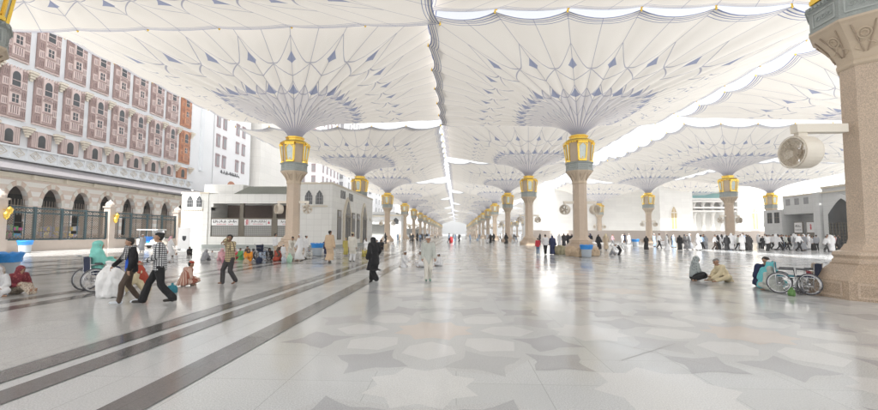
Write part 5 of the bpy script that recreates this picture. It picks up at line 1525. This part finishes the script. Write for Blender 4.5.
for key, px, yf, yh, rz, a, b_, lab, H, hd in (
    ('sit_hood', 190, 255, 246.5, 20, black, None, 'person in black sitting at the foot of the tiled pavilion', .9, black),
    ('sit_hood', 203, 261, 249.5, 160, greycl, None, 'grey shrouded person sitting alone before the tiled pavilion', .9, greycl),
    ('sit_hair', 212, 259, 250, 40, white, None, 'person in white kneeling left of the plaid shirted man', 1.1, None),
    ('sit_hood', 220, 261, 248, 60, pinkc, None, 'person in pink half hidden behind the plaid shirted man', .9, pinkc),
    ('sit_hair', 240, 260, 247.5, -20, green, None, 'person in green kneeling right of the plaid shirted man', 1.1, None),
    ('sit_hood', 236, 259, 249, 10, redc, None, 'person in red and pink seated just behind the plaid shirted man', .9, pinkc),
    ('sit_hood', 248, 261.5, 248, 30, orange, None, 'woman in orange robe and brown headscarf sitting on the floor', .9, brown),
    ('sit_hair', 247, 258.5, 245.5, -10, brown, None, 'person in brown kneeling behind the woman in orange', 1.1, None),
    ('sit_hood', 256, 260, 248.5, -30, black, None, 'person in black sitting right of the woman in orange', .9, charcoal),
    ('sit_cross', 263, 259, 248.5, 10, lightblue, None, 'person in light blue sitting behind the wheelchair at the pavilion', .9, navyc),
    ('sit_hair', 258.5, 257, 244.5, 0, charcoal, None, 'person in charcoal kneeling at the back of the pavilion group', 1.1, None),
    ('sit_hood', 269, 260, 247.5, 30, black, None, 'person in black leaning close to the brown clad sitter', .9, black),
    ('sit_hood', 276, 261, 247, 170, rustc, None, 'person in dark red brown sitting below the man in beige trousers', .9, brown),
    ('stand_a', 274.5, 257, 233.5, 150, white, beige, 'man in white shirt and beige trousers standing at the pavilion group', 1.72, None),
    ('sit_hair', 280.5, 260, 245.5, 30, turq, None, 'person in turquoise kneeling left of the bending man', 1.1, None),
    ('thobe_stand', 283, 261, 244.5, 170, white, None, 'child in white robe standing left of the bending man', 1.72, white),
    ('bend_robe', 291, 260.5, 238, 35, offwhite, None, 'man in off white robe bending forward in front of the pavilion column', 1.45, None),
    ('thobe_walk', 300, 261.5, 234, -40, white, None, 'man in long white robe walking right of the bending man', 1.72, white),
    ('thobe_stand', 305.5, 259, 235, 150, white, None, 'man in white robe and cap standing near the pavilion corner', 1.72, white),
    ('sit_hood', 309, 259, 248, 20, bwprint, None, 'person in black and white print sitting near the bin with blue liner', .9, greycl),
    ('sit_hair', 317.5, 255.8, 245, 170, beige, None, 'person in beige kneeling in front of the blue lined bin', 1.1, None),
    ('sit_hood', 322, 255.5, 246.5, 0, white, None, 'person in white sitting right of the beige kneeler', .9, white),
    ('abaya_stand', 325, 254.5, 240, 20, navyc, None, 'person in navy and maroon standing partly behind the tan robed man', 1.72, maroon),
    ('thobe_stand', 142, 252, 234.5, 20, greycl, None, 'man in grey robe and white cap standing left of the notice board', 1.72, white),
    ('sit_hood', 136, 258, 249, 0, white, None, 'person in white sitting behind the two walking men', .9, white),
    ('thobe_walk', 169.5, 257, 236, 140, white, None, 'person in white robe and pink headcloth passing the notice board', 1.72, pinkc),
    ('sit_cross', 167, 262, 251, 30, white, None, 'person in white sitting right of the checked shirt man', .9, pinkc),
    ('sit_hair', 176, 262, 252.5, 60, white, None, 'person in white kneeling below the notice board', 1.1, None),
    ('thobe_stand', 345.5, 256, 238, 30, olive, None, 'person in yellow robe left of the man in white tunic', 1.72, olive),
    ('abaya_stand', 366, 252, 238, 0, white, None, 'person in white and brown behind the black abaya', 1.72, brown),
    ('sit_hood', 364, 257, 247, 30, olive, None, 'person in dull yellow crouching left of the black abaya', .9, offwhite),
    ('sit_hair', 386, 250.5, 241.5, 170, beige, None, 'person in beige kneeling right of the black abaya', 1.1, None),
    ('sit_hair', 393, 250.5, 242.5, 40, white, None, 'person in white kneeling farther right of the black abaya', 1.1, None),
    ('sit_hood', 381, 250, 239.5, 10, black, None, 'person in black sitting at the column foot behind the abaya', .9, black),
    ('sit_cross', 377, 249, 240, 10, denim, None, 'person in blue denim sitting at the second golden column foot', .9, denim)):
    person(key, px, yf, yh, rz, a, b_, lab, H, G1, hd)
def crate_stack():
    pass
# trio, bags and others around the central column
G2 = 'people round the central column'
for key, px, yf, yh, rz, a, b_, lab, hd in (
    ('walk_a', 538, 254.5, 238, 170, redc, denim, 'child in red top walking beside the white shirted man', None),
    ('walk_b', 545.5, 254.5, 234.5, 175, white, black, 'man in white shirt and black trousers between a red child and a navy woman', None),
    ('abaya_walk', 552.5, 254.5, 235.5, 170, navyc, None, 'woman in navy robe walking right of the white shirted man', navyc),
    ('abaya_walk', 564, 247, 233.5, 170, charcoal, None, 'person in charcoal robe left of the central column, nearest its sack', black),
    ('abaya_stand', 568, 246.5, 233.5, 20, black, None, 'person in black robe second left of the central column', black),
    ('abaya_walk', 572, 246.5, 234, -30, black, None, 'person in black robe touching the left edge of the central column', black),
    ('thobe_walk', 559.5, 247, 234, 160, white, None, 'man in white robe left of the black robed group at the central column', white),
    ('abaya_stand', 590.5, 249.5, 233.5, -50, black, None, 'broad person in black directly right of the central column', navyc),
    ('abaya_walk', 598.5, 249.5, 234.5, 30, black, None, 'person in black walking between the central column and the beige robed man', black),
    ('thobe_walk', 606, 250.5, 233.5, 150, beige, None, 'man in beige robe walking right of the central column', cream),
    ('bend', 619, 255.5, 243, 100, white, black, 'person in white shirt and black trousers bending down right of the central column', None),
    ('sit_hood', 610.5, 255, 248, 60, greycl, None, 'person in grey crouching beside the bending man', bwprint),
    ('sit_cross', 614, 254, 244, 30, white, None, 'person in white sitting in front of the bending man', white),
    ('abaya_stand', 646.5, 250, 236, 170, black, None, 'lone woman in black standing under the far right umbrella', black),
    ('walk_a', 624.5, 244, 233.5, 20, navyc, navyc, 'person in navy walking behind the bending man', None),
    ('thobe_stand', 629, 244.5, 234, 10, white, None, 'person in white behind the bending man, left of the lone black woman', white),
    ('walk_b', 612.5, 246, 234, 60, pinkc, greycl, 'person in faded pink behind the beige robed man', None)):
    person(key, px, yf, yh * .0 + yh, rz, a, b_, lab, 1.45 if key == 'bend' and False else (1.1 if key == 'bend' else .9 if key.startswith('sit') else 1.72), G2, hd)

# the long line of walkers at right
CN = [('white', white, .33), ('light blue', lightblue, .16), ('black', black, .18), ('grey', greycl, .10), ('pink', pinkc, .05), ('beige', beige, .08), ('pale grey', palegrey, .08), ('navy', navyc, .03)]
def pick(r):
    t = r.random(); a = 0
    for n, m, w_ in CN:
        a += w_
        if t < a: return n, m
    return CN[0][:2]
rq = random.Random(21)
Q = []
px = 656.
while px < 851:
    Q.append(px); px += (rq.uniform(1.0, 3.0) + (7 if rq.random() < .06 else 0)) if px > 685 else rq.uniform(4.0, 9)
for i, px in enumerate(Q):
    Y = rq.uniform(42.5, 52) if i % 3 else rq.uniform(50, 60)
    if px > 815: Y = rq.uniform(40, 46)
    p = at_depth(px, Y); rq_s = rq.uniform(.88, 1.06)
    kind = rq.choice(['walk_a', 'walk_b', 'walk_a', 'walk_b', 'stand_a', 'walk_a', 'stand_a', 'thobe_walk', 'abaya_walk', 'abaya_stand'] if px > 735 else ['walk_a', 'walk_b', 'thobe_walk', 'abaya_walk', 'thobe_stand', 'abaya_stand'])
    n, a = pick(rq); tn, tr = rq.choice([('black', black), ('black', black), ('black', black), ('charcoal', charcoal), ('denim', denim), ('brown', brown)])
    rz = rq.choice([85, 95, 60, 105, 125, -85, 40, 90, 150, 20])
    if kind.startswith('abaya'):
        n, a = rq.choice([('black', black), ('black', black), ('black and white print', bwprint), ('charcoal', charcoal), ('grey', greycl), ('white', white)])
        desc = '%s robe' % n; hd = a
    elif kind.startswith('thobe'):
        if n in ('black', 'navy', 'pink'): n, a = 'white', white
        desc = '%s robe' % n; hd = white
    else: desc = '%s shirt, %s trousers' % (n, tn); hd = None
    person_at(kind, p, rq_s, rz, a, tr, '%s walker from left in the long line, in %s' % (ordinal(i) if i < 59 else big_ord(i), desc), 'walkers in the long line at right', hd)
# distant people down the walkway
far = []
for px, yf in ((455, 242), (461, 240), (449, 243), (470, 241), (478, 240.5), (487, 243), (490.5, 243.2), (500, 241), (516, 241.5), (522, 242), (512, 243)): far.append((px, None, yf))
for _ in range(66):
    Y = rq.uniform(58, 190); X = rq.choice([rq.uniform(-13, 12), rq.uniform(-13, 12), rq.uniform(8, 40), rq.uniform(8, 48), rq.uniform(-15, -8)])
    far.append((X, Y, None))
pts = []
for a, Y, yf in far:
    p = spot(a, yf) if Y is None else V((a, Y, 0))
    if min(((p - V((x, YK[k], 0))).length for x in (XL, XR, XT) for k in range(len(YK))), default=9) < 2: p.x += 2.5
    pts.append(p)
pts.sort(key=lambda p: p.x / p.y)
for i, p in enumerate(pts):
    kind = rq.choice(['thobe_walk', 'thobe_stand', 'abaya_walk', 'abaya_stand', 'walk_a', 'walk_b', 'sit_cross', 'thobe_walk'])
    if kind.startswith('abaya'): n, a = rq.choice([('black', black), ('black', black), ('charcoal', charcoal)]); hd = a; desc = n + ' robe'
    elif kind in ('walk_a', 'walk_b'): n, a = pick(rq); hd = None; desc = n + ' shirt'
    else: n, a = rq.choice([('white', white), ('white', white), ('white', white), ('beige', beige), ('light blue', lightblue)]); hd = white; desc = n + ' robe'
    person_at(kind, p, rq.uniform(.93, 1.04), rq.uniform(0, 360), a, rq.choice([black, greycl, denim]), '%s distant person from the left on the walkway, in %s' % (ordinal(i) if i < 59 else ['sixtieth', 'sixty-first', 'sixty-second', 'sixty-third', 'sixty-fourth', 'sixty-fifth', 'sixty-sixth', 'sixty-seventh', 'sixty-eighth', 'sixty-ninth', 'seventieth', 'seventy-first', 'seventy-second', 'seventy-third', 'seventy-fourth', 'seventy-fifth', 'seventy-sixth', 'seventy-seventh', 'seventy-eighth', 'seventy-ninth'][i - 59], desc), 'distant people on the walkway', hd)
print('crowd ok')

# ------------------------------------------------------------------ air
hz = MB(); hz.bx(-700, 700, -60, 1000, -1, 60)
hm = bpy.data.materials.new('haze_air'); hm.use_nodes = True; hm.node_tree.nodes.clear()
pv_ = hm.node_tree.nodes.new('ShaderNodeVolumePrincipled'); pv_.inputs['Color'].default_value = (.95, .96, .97, 1); pv_.inputs['Density'].default_value = .0007; pv_.inputs['Anisotropy'].default_value = .2
ho = hm.node_tree.nodes.new('ShaderNodeOutputMaterial'); hm.node_tree.links.new(pv_.outputs[0], ho.inputs['Volume'])
tag(hz.build('haze', hm), kind='stuff')
